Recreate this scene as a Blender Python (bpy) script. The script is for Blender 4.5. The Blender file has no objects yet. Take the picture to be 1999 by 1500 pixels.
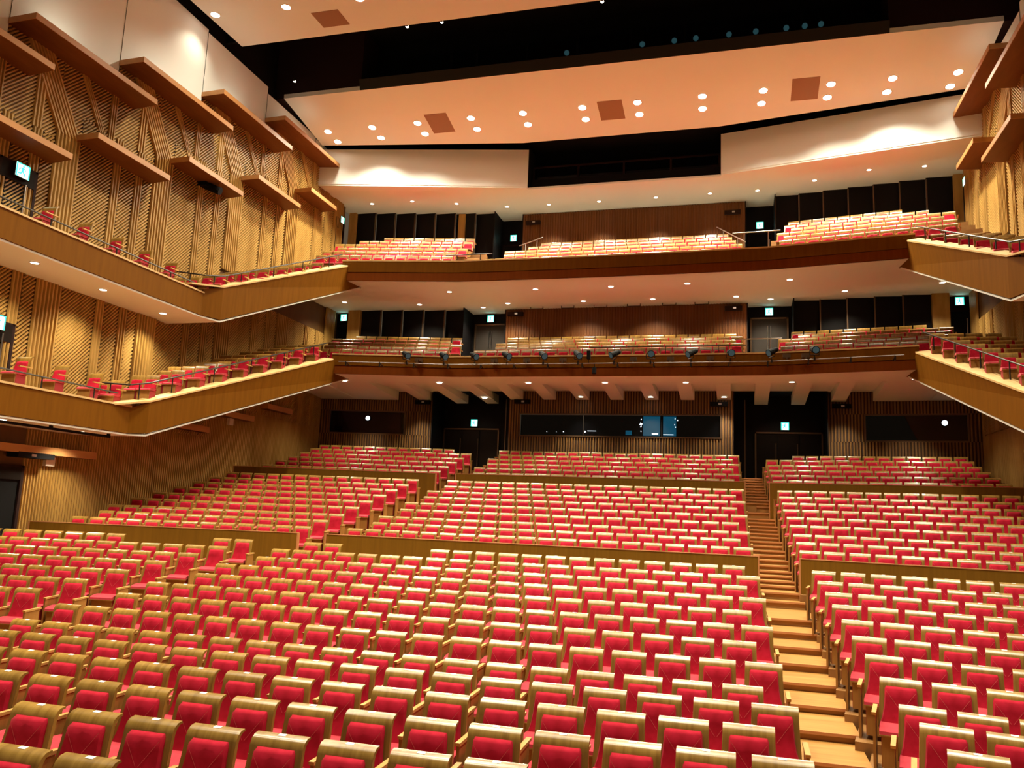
import bpy, bmesh, math, random
from mathutils import Matrix, Vector
random.seed(7)
S = bpy.context.scene
COL = S.collection
PI = math.pi
EYE = 2.65           # height of the camera above the lowest stalls floor; all z below are relative to the eye
# ------------------------------------------------------------------ camera
cd = bpy.data.cameras.new('camera'); cam = bpy.data.objects.new('camera', cd); COL.objects.link(cam)
cd.sensor_fit = 'HORIZONTAL'; cd.sensor_width = 36.0; cd.lens = 1600.1 / 1999 * 36.0
cd.clip_start = 0.05; cd.clip_end = 200
YAW, PIT, ROL = 0.27493, 0.15706, 0.04133
fw = Vector((-math.sin(YAW) * math.cos(PIT), math.cos(YAW) * math.cos(PIT), math.sin(PIT)))
rt = Vector((math.cos(YAW), math.sin(YAW), 0)); up = rt.cross(fw)
r2 = rt * math.cos(ROL) + up * math.sin(ROL); u2 = up * math.cos(ROL) - rt * math.sin(ROL)
M = Matrix((r2, u2, -fw)).transposed().to_4x4(); M.translation = Vector((4.80066, 0, EYE))
cam.matrix_world = M
S.camera = cam
CAMX = 4.80066
def project(x, y, z):
    d = Vector((x - CAMX, y, z)); c = d.dot(fw)
    if c < 0.3: return None
    return 999.5 + 1600.1 * d.dot(r2) / c, 750 - 1600.1 * d.dot(u2) / c, c
# ------------------------------------------------------------------ world and exposure
w = bpy.data.worlds.new('world'); S.world = w; w.use_nodes = True
w.node_tree.nodes['Background'].inputs[0].default_value = (1.0, 0.72, 0.45, 1)
w.node_tree.nodes['Background'].inputs[1].default_value = 0.10
S.view_settings.view_transform = 'Standard'
try: S.view_settings.look = 'None'
except Exception: pass
S.view_settings.gamma = 1.0
S.view_settings.exposure = 0.0
S.view_settings.use_curve_mapping = False
WARM = (1.0, 0.90, 0.66)
K_CEIL, K_FRONT, K_SOFF, K_TOP, K_SHELF = 1600.0, 6000.0, 420.0, 650.0, 10.0
def lamp(kind, name, loc, power, color=WARM, target=None, size=0.2, spot=120, blend=0.6, parent=None):
    d = bpy.data.lights.new(name, kind); d.energy = power; d.color = color
    if kind == 'SPOT': d.spot_size = math.radians(spot); d.spot_blend = blend; d.shadow_soft_size = size
    elif kind == 'AREA': d.size = size
    else: d.shadow_soft_size = size
    o = bpy.data.objects.new(name, d); COL.objects.link(o); o.location = loc
    if target is not None:
        o.rotation_euler = (Vector(target) - Vector(loc)).to_track_quat('-Z', 'Y').to_euler()
    if parent:
        o.parent = parent; o.location = Vector(loc) - parent.location
    return o
# ceiling lights over the stage-side of the hall (out of the picture) that light the room like the ones in view
for fx in (-8, -2.7, 2.7, 8):
    for fy, k in ((5.0, .55), (10.5, 1.0), (15.5, .85), (20.5, .40)):
        lamp('SPOT', 'front_ceiling_lamp', (fx, fy, 15.9), K_FRONT * k, size=0.25, spot=96, blend=1.0, target=(fx, fy + .3, 0))
# ------------------------------------------------------------------ materials
def nodes(name):
    m = bpy.data.materials.new(name); m.use_nodes = True
    nt = m.node_tree; b = nt.nodes['Principled BSDF']
    return m, nt, b
def rgba(c): return (c[0], c[1], c[2], 1)
def plain(name, col, rough=0.5, metal=0.0, spec=None):
    m, nt, b = nodes(name)
    b.inputs['Base Color'].default_value = rgba(col); b.inputs['Roughness'].default_value = rough
    b.inputs['Metallic'].default_value = metal
    if spec is not None: b.inputs['Specular IOR Level'].default_value = spec
    return m
def glow(name, col, strength):
    m, nt, b = nodes(name)
    b.inputs['Base Color'].default_value = (0.02, 0.02, 0.02, 1)
    b.inputs['Emission Color'].default_value = rgba(col); b.inputs['Emission Strength'].default_value = strength
    return m
def wood(name, c1, c2, scale=(12, 12, 1.2), rough=0.45, objrand=0.0, bump=0.0, spec=0.35, detail=4.0):
    """streaky wood: noise stretched along one axis, two tones, optional per-object tone shift"""
    m, nt, b = nodes(name)
    tc = nt.nodes.new('ShaderNodeTexCoord'); mp = nt.nodes.new('ShaderNodeMapping'); mp.inputs['Scale'].default_value = scale
    nt.links.new(tc.outputs['Object'], mp.inputs['Vector'])
    vec = mp.outputs['Vector']
    if objrand:
        oi = nt.nodes.new('ShaderNodeObjectInfo'); ad = nt.nodes.new('ShaderNodeVectorMath'); ad.operation = 'ADD'
        ml = nt.nodes.new('ShaderNodeMath'); ml.operation = 'MULTIPLY'; ml.inputs[1].default_value = 57.0
        nt.links.new(oi.outputs['Random'], ml.inputs[0]); nt.links.new(vec, ad.inputs[0]); nt.links.new(ml.outputs[0], ad.inputs[1]); vec = ad.outputs[0]
    nz = nt.nodes.new('ShaderNodeTexNoise'); nz.inputs['Scale'].default_value = 1.0; nz.inputs['Detail'].default_value = detail; nz.inputs['Roughness'].default_value = 0.6
    nt.links.new(vec, nz.inputs['Vector'])
    cr = nt.nodes.new('ShaderNodeValToRGB'); cr.color_ramp.elements[0].position = 0.33; cr.color_ramp.elements[1].position = 0.67
    cr.color_ramp.elements[0].color = rgba(c1); cr.color_ramp.elements[1].color = rgba(c2)
    nt.links.new(nz.outputs['Fac'], cr.inputs['Fac'])
    out = cr.outputs['Color']
    if objrand:
        hs = nt.nodes.new('ShaderNodeHueSaturation'); mr = nt.nodes.new('ShaderNodeMapRange')
        mr.inputs['To Min'].default_value = 1 - objrand; mr.inputs['To Max'].default_value = 1 + objrand
        nt.links.new(oi.outputs['Random'], mr.inputs['Value']); nt.links.new(mr.outputs[0], hs.inputs['Value']); nt.links.new(out, hs.inputs['Color']); out = hs.outputs['Color']
    nt.links.new(out, b.inputs['Base Color'])
    b.inputs['Roughness'].default_value = rough; b.inputs['Specular IOR Level'].default_value = spec
    if bump:
        bp = nt.nodes.new('ShaderNodeBump'); bp.inputs['Strength'].default_value = bump; bp.inputs['Distance'].default_value = 0.01
        nt.links.new(nz.outputs['Fac'], bp.inputs['Height']); nt.links.new(bp.outputs['Normal'], b.inputs['Normal'])
    return m
def velvet(name, c1, c2, sheen=0.5, tint=(1, .35, .38)):
    m, nt, b = nodes(name)
    tc = nt.nodes.new('ShaderNodeTexCoord'); nz = nt.nodes.new('ShaderNodeTexNoise'); nz.inputs['Scale'].default_value = 9.0; nz.inputs['Detail'].default_value = 5.0
    nt.links.new(tc.outputs['Object'], nz.inputs['Vector'])
    cr = nt.nodes.new('ShaderNodeValToRGB'); cr.color_ramp.elements[0].position = .3; cr.color_ramp.elements[1].position = .7
    cr.color_ramp.elements[0].color = rgba(c1); cr.color_ramp.elements[1].color = rgba(c2)
    nt.links.new(nz.outputs['Fac'], cr.inputs['Fac']); nt.links.new(cr.outputs['Color'], b.inputs['Base Color'])
    b.inputs['Roughness'].default_value = 0.85; b.inputs['Specular IOR Level'].default_value = 0.15
    b.inputs['Sheen Weight'].default_value = sheen; b.inputs['Sheen Roughness'].default_value = 0.4; b.inputs['Sheen Tint'].default_value = rgba(tint)
    return m
MT = {}
MT['plaster'] = plain('plaster_warm_white', (.83, .88, .87), .75)
MT['ceil'] = plain('ceiling_plaster', (.78, .82, .77), .75)
MT['black'] = plain('matte_black', (.003, .003, .004), .8, spec=.2)
MT['blackwood'] = plain('dark_stained_panel', (.005, .004, .005), .6, spec=.15)
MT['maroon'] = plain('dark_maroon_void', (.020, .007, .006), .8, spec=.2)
MT['olive'] = plain('dark_bronze_band', (.012, .010, .006), .8)
MT['wall'] = wood('wall_rib_wood', (.35, .19, .042), (.52, .31, .085), (2.5, 2.5, .5), .5)
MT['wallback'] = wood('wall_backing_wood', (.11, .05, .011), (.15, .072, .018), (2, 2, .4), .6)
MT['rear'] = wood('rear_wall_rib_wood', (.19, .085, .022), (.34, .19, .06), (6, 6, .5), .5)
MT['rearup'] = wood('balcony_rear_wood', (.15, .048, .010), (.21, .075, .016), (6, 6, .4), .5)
MT['rearback'] = plain('rear_wall_backing', (.05, .022, .012), .7)
MT['fascia'] = wood('balcony_veneer', (.15, .056, .003), (.18, .069, .004), (9, 9, .7), .6, spec=.06)
MT['fasciaband'] = wood('balcony_veneer_dark', (.165, .040, .004), (.195, .048, .005), (9, 9, .7), .6, spec=.06)
MT['cap'] = wood('balcony_cap_wood', (.60, .40, .17), (.74, .52, .24), (3, 3, 3), .4)
MT['shelf'] = wood('shelf_veneer', (.145, .050, .011), (.185, .068, .016), (4, 1, 4), .5, spec=.2)
MT['seatwood'] = wood('seat_veneer', (.20, .105, .016), (.32, .185, .038), (17, .45, .45), .28, objrand=.14, spec=.5)
MT['seatwood'].node_tree.nodes['Principled BSDF'].inputs['Coat Weight'].default_value = .5
MT['seatwood'].node_tree.nodes['Principled BSDF'].inputs['Coat Roughness'].default_value = .22
MT['armwood'] = wood('arm_wood', (.46, .25, .075), (.58, .34, .11), (8, 1.2, 8), .4)
MT['panelwood'] = wood('seat_front_veneer', (.28, .13, .03), (.36, .175, .045), (10, 10, .8), .45)
MT['velvet'] = velvet('red_velvet', (.33, .004, .016), (.46, .009, .034), .2, (1, .25, .3))
MT['pan'] = velvet('red_seat_cloth', (.40, .028, .045), (.47, .04, .06), .5)
MT['redside'] = plain('red_cloth_side', (.30, .008, .012), .8)
MT['stair'] = wood('stair_oak', (.34, .165, .042), (.45, .23, .065), (1.2, 14, 1), .35)
MT['riser'] = wood('stair_riser_oak', (.33, .155, .045), (.42, .21, .065), (2, 2, 9), .45)
MT['terrace'] = wood('terrace_floor', (.20, .09, .028), (.30, .15, .05), (1, 10, 1), .4)
MT['partition'] = wood('partition_veneer', (.165, .078, .006), (.20, .096, .008), (14, 14, .6), .5, spec=.2)
MT['parttrim'] = plain('partition_edge', (.50, .22, .09), .4)
MT['chrome'] = plain('steel', (.55, .53, .50), .3, 1.0)
MT['railsteel'] = plain('rail_steel', (.20, .17, .15), .4, .8)
MT['darkmetal'] = plain('dark_metal', (.03, .024, .02), .45, .6)
MT['bronze'] = plain('bronze_edge', (.16, .10, .06), .4, .7)
MT['glassdark'] = plain('dark_window_glass', (.003, .003, .004), .03, spec=.4)
MT['door'] = plain('dark_brown_door', (.010, .006, .004), .65, spec=.12)
MT['vent'] = plain('vent_mesh', (.30, .16, .09), .8)
MT['white'] = plain('white_plastic', (.8, .75, .68), .4)
MT['lampglow'] = glow('lamp_lens', (1, .88, .68), 25.0)
MT['lampglow_small'] = glow('small_lamp_lens', (1, .9, .72), 12.0)
MT['ring'] = plain('lamp_trim', (.75, .62, .48), .4)
MT['exitgreen'] = glow('exit_green', (.03, .75, .50), 2.2)
MT['exitwhite'] = glow('exit_white', (.75, 1, .92), 2.6)
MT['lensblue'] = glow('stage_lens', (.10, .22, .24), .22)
MT['slotlens'] = glow('slot_lens', (.08, .30, .36), .14)
MT['painted_reflection'] = glow('booth_reflection_glow', (.006, .15, .27), .4); MT['painted_reflection'].node_tree.nodes['Principled BSDF'].inputs['Specular IOR Level'].default_value = 0  # blue emission that paints the reflection in the booth glass
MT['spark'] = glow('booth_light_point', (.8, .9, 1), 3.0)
# ------------------------------------------------------------------ mesh builder
class MB:
    def __init__(s): s.v = []; s.f = []; s.m = []
    def add(s, vs, fs, mi=0):
        n = len(s.v); s.v += [tuple(v) for v in vs]
        for f in fs: s.f.append(tuple(i + n for i in f)); s.m.append(mi)
        return s
    def quad(s, a, b, c, d, mi=0): return s.add((a, b, c, d), ((0, 1, 2, 3),), mi)
    def tri(s, a, b, c, mi=0): return s.add((a, b, c), ((0, 1, 2),), mi)
    def hexa(s, p, mi=0):   # p: 4 bottom + 4 top
        return s.add(p, ((3, 2, 1, 0), (4, 5, 6, 7), (0, 1, 5, 4), (1, 2, 6, 5), (2, 3, 7, 6), (3, 0, 4, 7)), mi)
    def box(s, x0, x1, y0, y1, z0, z1, mi=0):
        return s.hexa([(x0, y0, z0), (x1, y0, z0), (x1, y1, z0), (x0, y1, z0), (x0, y0, z1), (x1, y0, z1), (x1, y1, z1), (x0, y1, z1)], mi)
    def prism(s, poly, z0, z1, mi=0):
        n = len(poly)
        vs = [(x, y, z0) for x, y in poly] + [(x, y, z1) for x, y in poly]
        fs = [tuple(range(n))[::-1], tuple(range(n, 2 * n))] + [(i, (i + 1) % n, n + (i + 1) % n, n + i) for i in range(n)]
        return s.add(vs, fs, mi)
    def sweep(s, prof, xs0, xs1, mi=0, closed=True):   # profile in (y,z), per-point half widths
        n = len(prof)
        vs = [(a, y, z) for a, (y, z) in zip(xs0, prof)] + [(b, y, z) for b, (y, z) in zip(xs1, prof)]
        fs = [(i, (i + 1) % n, n + (i + 1) % n, n + i) for i in range(n if closed else n - 1)]
        if closed: fs += [tuple(range(n)), tuple(range(n, 2 * n))[::-1]]
        return s.add(vs, fs, mi)
    def tube(s, a, b, r, n=6, mi=0, r2=None):
        a = Vector(a); b = Vector(b); d = (b - a).normalized()
        x = d.orthogonal().normalized(); y = d.cross(x); r2 = r if r2 is None else r2
        vs = [a + (x * math.cos(2 * PI * i / n) + y * math.sin(2 * PI * i / n)) * r for i in range(n)]
        vs += [b + (x * math.cos(2 * PI * i / n) + y * math.sin(2 * PI * i / n)) * r2 for i in range(n)]
        fs = [(i, (i + 1) % n, n + (i + 1) % n, n + i) for i in range(n)] + [tuple(range(n))[::-1], tuple(range(n, 2 * n))]
        return s.add(vs, fs, mi)
    def disc(s, c, nrm, r, n=14, mi=0):
        c = Vector(c); d = Vector(nrm).normalized(); x = d.orthogonal().normalized(); y = d.cross(x)
        return s.add([c + (x * math.cos(2 * PI * i / n) + y * math.sin(2 * PI * i / n)) * r for i in range(n)], (tuple(range(n)),), mi)
    def slab(s, p, t, mi=0):       # polygon p (3D, planar) thickened by vector t
        t = Vector(t); n = len(p); q = [Vector(a) for a in p]
        vs = q + [a + t for a in q]
        return s.add(vs, [tuple(range(n))[::-1], tuple(range(n, 2 * n))] + [(i, (i + 1) % n, n + (i + 1) % n, n + i) for i in range(n)], mi)
    def mesh(s, name, mats, fix=True):
        me = bpy.data.meshes.new(name); me.from_pydata(s.v, [], s.f)
        if not isinstance(mats, (list, tuple)): mats = [mats]
        for m in mats: me.materials.append(MT[m])
        if len(mats) > 1: me.polygons.foreach_set('material_index', s.m)
        if fix and len(s.f) < 6000:
            bm = bmesh.new(); bm.from_mesh(me); bmesh.ops.recalc_face_normals(bm, faces=bm.faces); bm.to_mesh(me); bm.free()
        me.update(); return me
def top(name, mb, mats, kind=None, label=None, cat=None, group=None, stuff=False):
    """one top-level mesh object with its origin at the middle of its base"""
    xs = [v[0] for v in mb.v]; ys = [v[1] for v in mb.v]; zs = [v[2] for v in mb.v]
    o0 = Vector(((min(xs) + max(xs)) / 2, (min(ys) + max(ys)) / 2, min(zs)))
    mb.v = [(v[0] - o0.x, v[1] - o0.y, v[2] - o0.z) for v in mb.v]
    o = bpy.data.objects.new(name, mb.mesh(name, mats)); COL.objects.link(o); o.location = o0
    tag(o, kind, label, cat, group); return o
def tag(o, kind=None, label=None, cat=None, group=None):
    if kind: o['kind'] = kind
    if label: o['label'] = label
    if cat: o['category'] = cat
    if group: o['group'] = group
def empty(name, loc, kind=None, label=None, cat=None, group=None, rz=0.0):
    o = bpy.data.objects.new(name, None); COL.objects.link(o); o.location = loc; o.rotation_euler = (0, 0, rz); o.empty_display_size = .1
    tag(o, kind, label, cat, group); return o
def origin_of(p):
    v = Vector(p.location)
    return v if p.parent is None else v + origin_of(p.parent)
def part(name, mb, mats, parent, stuff=False, label=None):
    """child mesh given in scene coordinates"""
    o0 = origin_of(parent)
    mb.v = [(v[0] - o0.x, v[1] - o0.y, v[2] - o0.z) for v in mb.v]
    o = bpy.data.objects.new(name, mb.mesh(name, mats)); COL.objects.link(o); o.parent = parent
    if stuff: o['kind'] = 'stuff'
    if label: o['label'] = label
    return o
def lpart(name, me, parent, loc=(0, 0, 0)):
    o = bpy.data.objects.new(name, me); COL.objects.link(o); o.parent = parent; o.location = loc; return o
ORD = ['zeroth', 'first', 'second', 'third', 'fourth', 'fifth', 'sixth', 'seventh', 'eighth', 'ninth', 'tenth', 'eleventh', 'twelfth', 'thirteenth', 'fourteenth', 'fifteenth', 'sixteenth', 'seventeenth', 'eighteenth', 'nineteenth', 'twentieth', 'twenty-first', 'twenty-second']
NUM = ['one', 'two', 'three', 'four', 'five', 'six', 'seven', 'eight', 'nine']
TH = 0.185
CT, STH = math.cos(TH), math.sin(TH)
def wing(s, xi, yi, t, b, th=TH):        # point at distance t outward along a wing row and b back from it
    return (s * (xi + t * math.cos(th) + b * math.sin(th)), yi - t * math.sin(th) + b * math.cos(th))
def wbox(mb, s, xi, yi, t0, t1, b0, b1, z0, z1, mi=0, th=TH):
    pts = [wing(s, xi, yi, t0, b0, th), wing(s, xi, yi, t1, b0, th), wing(s, xi, yi, t1, b1, th), wing(s, xi, yi, t0, b1, th)]
    return mb.prism(pts, z0, z1, mi)
def hidden(x, y, z, m=70):
    q = project(x, y, z)
    return q is None or q[0] < -m or q[0] > 1999 + m or q[1] < -m or q[1] > 1500 + m
# ------------------------------------------------------------------ row tables (Y of the seat-back top, z of it, half width, count)
CEN = [('A', 17.33, -.84, 4.88, 19), ('B', 16.42, -.97, 5.15, 20), ('C', 15.46, -1.09, 4.91, 19), ('D', 14.5, -1.205, 5.2, 20), ('E', 13.55, -1.325, 4.96, 19),
       ('F', 12.6, -1.435, 5.24, 20), ('G', 11.6, -1.53, 5.0, 19), ('H', 10.65, -1.635, 5.28, 20), ('I', 9.65, -1.735, 5.04, 19),
       ('J', 8.55, -1.69, 5.33, 20), ('K', 7.63, -1.69, 5.085, 19), ('L', 6.55, -1.655, 5.307, 20), ('M', 5.6, -1.64, 5.06, 19), ('N', 4.65, -1.64, 5.3, 20)]
MID = [('1', 19.87, -.54, 5.07, 20), ('2', 20.77, -.37, 4.79, 19), ('3', 21.63, -.20, 5.01, 20), ('4', 22.5, .02, 4.75, 19), ('5', 23.35, .225, 4.97, 20),
       ('6', 24.2, .435, 4.70, 19), ('7', 25.05, .64, 4.93, 20), ('8', 25.87, .84, 4.65, 19), ('9', 26.74, 1.05, 4.88, 20)]
REAR = [('1', 28.70, 1.46, 4.59, 19), ('2', 29.43, 1.68, 4.80, 20), ('3', 30.21, 1.90, 4.54, 19), ('4', 30.96, 2.12, 4.76, 20), ('5', 31.74, 2.35, 4.51, 19), ('6', 32.45, 2.56, 4.74, 20)]
WFR = [(17.15, 6.13), (16.2, 6.15), (15.25, 6.19), (14.27, 6.2), (13.28, 6.23), (12.3, 6.25), (11.33, 6.28), (10.37, 6.3), (9.4, 6.33), (8.4, 6.33), (7.5, 6.36), (6.5, 6.38), (5.6, 6.4), (4.65, 6.42)]
WMID = [(19.72, 6.08, 12.57, 13), (20.62, 6.07, 12.52, 13), (21.49, 6.05, 12.94, 14), (22.37, 6.02, 12.9, 14), (23.22, 6.0, 12.84, 14), (24.08, 5.95, 12.77, 14), (24.97, 5.96, 12.73, 14), (25.79, 5.93, 12.7, 14), (26.63, 5.92, 12.64, 14)]
WREAR = [(28.55, 5.85, 12.5, 14), (29.34, 5.82, 12.42, 14), (30.12, 5.79, 12.35, 14), (30.89, 5.77, 12.3, 14), (31.67, 5.74, 12.28, 14), (32.27, 6.69, 12.29, 12)]
SH = 0.90   # seat back height
# ================================================================== STRUCTURE
XW = 13.3
floor = empty('floor', (0, 16, -2.75), 'structure')
def terrace(rows, wrows, lo, first_front, last_back):
    for i, r in enumerate(rows):
        z = r[2] - SH
        f = r[1] - .62 if i else first_front
        nb = rows[i + 1][1] - .62 if i + 1 < len(rows) else last_back
        mb = MB().box(-5.29, 5.29, f, nb, lo, z)
        part('seating_terrace', mb, 'terrace', floor)
        for s in (-1, 1):
            yi, xi = wrows[i][0], wrows[i][1]
            yn = (wrows[i + 1][0] - .62) if i + 1 < len(rows) else yi + (last_back - r[1])
            mb = MB(); wbox(mb, s, 6.12, yi, .06, 7.6, -.62 if i else first_front - r[1], yn - yi, lo, z)
            part('seating_terrace', mb, 'terrace', floor)
fr = CEN[::-1]; wf = WFR[::-1]
terrace(fr, wf, -2.75, 2.2, 18.80)
terrace(MID, WMID, -2.3, 18.92, 27.62)
terrace(REAR, WREAR, -1.0, 27.76, 33.0)
mb = MB().box(-13.5, 13.5, -6, 34.6, -2.76, -2.74); part('floor_slab', mb, 'terrace', floor)
mb = MB().box(-5.34, 5.34, 32.9, 34.4, 0.5, 1.66).box(5.0, 9.0, 32.6, 34.4, .5, 1.66).box(-9.0, -5.0, 32.6, 34.4, .5, 1.66); part('floor_slab', mb, 'terrace', floor)
# aisle stairs
def stairs(s):
    steps = []
    fl = [(r[1] - .62, r[2] - SH) for r in fr]
    fl[0] = (2.2, fl[0][1])
    steps += fl
    # middle block: two steps per row, rear block: two steps per row
    za = CEN[0][2] - SH; prev = za; 
    ys = [18.80] + [r[1] - .62 for r in MID[1:]]
    for i, r in enumerate(MID):
        z = r[2] - SH
        y1 = r[1] - .62 if i else 19.02
        steps.append((y1 - .42 if i else 18.62, (prev + z) / 2)); steps.append((y1, z)); prev = z
    for i, r in enumerate(REAR):
        z = r[2] - SH; y1 = r[1] - .62
        steps.append((y1 - .40, (prev + z) / 2)); steps.append((y1, z)); prev = z
    for i, (y, z) in enumerate(steps):
        yn = steps[i + 1][0] if i + 1 < len(steps) else 34.2
        xa, xb = 5.30, 6.16
        if y > 27.5: xa, xb = 4.92, 5.86
        elif y > 18.5: xa, xb = 5.0, 6.1
        x0, x1 = (xa, xb) if s > 0 else (-xb, -xa)
        mb = MB().box(x0, x1, y + .02, yn + .02, z - .30, z - .035, 1).box(x0, x1, y - .012, yn + .01, z - .035, z + .004, 0)
        part('stair_step', mb, ['stair', 'riser'], floor)
        # thin bright nosing
        mb = MB().box(x0, x1, y - .018, y - .010, z - .03, z + .006); part('step_nosing', mb, 'parttrim', floor)
    return steps
STEPS = stairs(1); stairs(-1)
# ---------------------------------------------------------------- rear wall, stalls level
wall_rear = empty('wall_rear', (0, 33, 1.6), 'structure')
def ribs_x(mb, x0, x1, y, z0, z1, step=.11, wdt=.06, dep=.035, mi=0):
    n = int((x1 - x0) / step)
    for i in range(n):
        x = x0 + (i + .5) * (x1 - x0) / n; h = wdt / 2
        mb.add([(x - h, y, z0), (x - h * .6, y - dep, z0), (x + h * .6, y - dep, z0), (x + h, y, z0), (x - h, y, z1), (x - h * .6, y - dep, z1), (x + h * .6, y - dep, z1), (x + h, y, z1)],
               ((0, 1, 5, 4), (1, 2, 6, 5), (2, 3, 7, 6)), mi)
def ribs_line(mb, p, q, nrm, z0, z1, step=.11, wdt=.06, dep=.035):
    p = Vector((p[0], p[1], 0)); q = Vector((q[0], q[1], 0)); L = (q - p).length; d = (q - p) / L; nn = Vector((nrm[0], nrm[1], 0))
    n = max(1, int(L / step))
    for i in range(n):
        c = p + d * ((i + .5) * L / n); h = wdt / 2
        a, b_, c_, e = c - d * h, c - d * h * .6 + nn * dep, c + d * h * .6 + nn * dep, c + d * h
        mb.add([(a.x, a.y, z0), (b_.x, b_.y, z0), (c_.x, c_.y, z0), (e.x, e.y, z0), (a.x, a.y, z1), (b_.x, b_.y, z1), (c_.x, c_.y, z1), (e.x, e.y, z1)],
               ((0, 1, 5, 4), (1, 2, 6, 5), (2, 3, 7, 6)))
# centre panel with the control-booth opening
YB = 32.85
mb = MB().box(-4.55, 4.55, YB, YB + .12, .9, 3.22).box(-4.55, 4.55, YB, YB + .12, 4.16, 5.1)
mb.box(-4.55, -4.08, YB, YB + .12, 3.22, 4.16).box(4.08, 4.55, YB, YB + .12, 3.22, 4.16)
part('wall_panel', mb, 'rearback', wall_rear)
mb = MB(); ribs_x(mb, -4.54, 4.54, YB, 1.0, 3.2); ribs_x(mb, -4.54, 4.54, YB, 4.18, 5.1); ribs_x(mb, -4.54, -4.1, YB, 3.2, 4.18); ribs_x(mb, 4.1, 4.54, YB, 3.2, 4.18)
part('wall_rib', mb, 'rear', wall_rear, stuff=True)
for s in (-1, 1):
    # outer angled wood panels with windows: from (8.0,33.2) to (13.3,32.45)
    A, B = (8.0, 33.25), (13.35, 32.5)
    dx, dy = B[0] - A[0], B[1] - A[1]; L = math.hypot(dx, dy); d = (dx / L, dy / L); nr = (d[1], -d[0])   # facing the stage
    def pt(t, b): return (s * (A[0] + d[0] * t - nr[0] * b), A[1] + d[1] * t - nr[1] * b)
    def pbox(mb, t0, t1, b0, b1, z0, z1, mi=0): mb.prism([pt(t0, b0), pt(t1, b0), pt(t1, b1), pt(t0, b1)], z0, z1, mi)
    w0, w1 = 1.36, 4.72
    mb = MB(); pbox(mb, 0, L, 0, .12, .9, 3.2); pbox(mb, 0, L, 0, .12, 4.24, 5.2); pbox(mb, 0, w0 - .05, 0, .12, 3.2, 4.24); pbox(mb, w1 + .05, L, 0, .12, 3.2, 4.24)
    part('wall_panel', mb, 'rearback', wall_rear)
    mb = MB(); n2 = (s * nr[0], nr[1])
    ribs_line(mb, pt(0, 0), pt(L, 0), n2, 1.0, 3.2); ribs_line(mb, pt(0, 0), pt(L, 0), n2, 4.24, 5.2); ribs_line(mb, pt(0, 0), pt(w0 - .06, 0), n2, 3.2, 4.24); ribs_line(mb, pt(w1 + .06, 0), pt(L, 0), n2, 3.2, 4.24)
    part('wall_rib', mb, 'rear', wall_rear, stuff=True)
    win = empty('window_2' if s < 0 else 'window_3', (pt(3, 0)[0], pt(3, 0)[1], 3.2), 'structure')
    mb = MB(); pbox(mb, w0 - .06, w1 + .06, -.02, .1, 3.19, 3.25); pbox(mb, w0 - .06, w1 + .06, -.02, .1, 4.19, 4.25); pbox(mb, w0 - .06, w0, -.02, .1, 3.19, 4.25); pbox(mb, w1, w1 + .06, -.02, .1, 3.19, 4.25)
    part('window_frame', mb, 'bronze', win)
    mb = MB(); pbox(mb, w0, w1, .07, .09, 3.25, 4.19); part('pane', mb, 'glassdark', win)
    # door recess between |x| 4.55 and 8.0
    mb = MB()
    x0, x1 = (4.55, 8.0) if s > 0 else (-8.0, -4.55)
    mb.box(x0, x1, 34.35, 34.45, .9, 5.2)
    for xx in (s * 4.56, s * 7.99): mb.box(xx - .02, xx + .02, 32.9, 34.4, .9, 5.2)
    mb.box(x0, x1, 32.9, 34.4, 5.08, 5.2)
    part('recess_wall', mb, 'blackwood', wall_rear)
    mb = MB().box(s * 4.98 - .02, s * 4.98 + .02, 33.9, 33.94, 1.66, 4.9); part('edge_strip', mb, 'bronze', wall_rear)
    dr = empty('door_1' if s < 0 else 'door_2', (s * 6.65, 34.3, 1.66), 'structure')
    f0, f1 = 5.36, 7.94
    a, b = (s * f0, s * f1) if s > 0 else (s * f1, s * f0)
    mb = MB().box(a, a + .06, 34.26, 34.34, 1.66, 3.66).box(b - .06, b, 34.26, 34.34, 1.66, 3.66).box(a, b, 34.26, 34.34, 3.60, 3.66)
    part('door_frame', mb, 'bronze', dr)
    for k in range(3):
        xa = a + .06 + (b - a - .12) * k / 3; xb = a + .06 + (b - a - .12) * (k + 1) / 3
        lf = part('door_leaf', MB().box(xa + .015, xb - .015, 34.29, 34.33, 1.66, 3.59), 'door', dr)
        if k < 2: part('door_handle', MB().tube((xb - .07, 34.26, 2.0), (xb - .07, 34.26, 3.2), .018, 6), 'bronze', lf)
# booth window
win = empty('window_1', (0, YB, 3.22), 'structure')
mb = MB().box(-4.09, 4.09, YB - .05, YB + .06, 3.21, 3.26).box(-4.09, 4.09, YB - .05, YB + .06, 4.12, 4.17).box(-4.09, -4.04, YB - .05, YB + .06, 3.26, 4.12).box(4.04, 4.09, YB - .05, YB + .06, 3.26, 4.12)
part('window_frame', mb, 'bronze', win)
for x0, x1 in ((-4.04, -1.4), (-1.38, 1.75), (1.81, 4.04)):
    part('pane', MB().box(x0, x1, YB + .10, YB + .115, 3.26, 4.12), 'boothglass' if 'boothglass' in MT else 'glassdark', win)
part('mullion', MB().box(1.75, 1.81, YB + .05, YB + .11, 3.26, 4.12), 'black', win)
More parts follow.
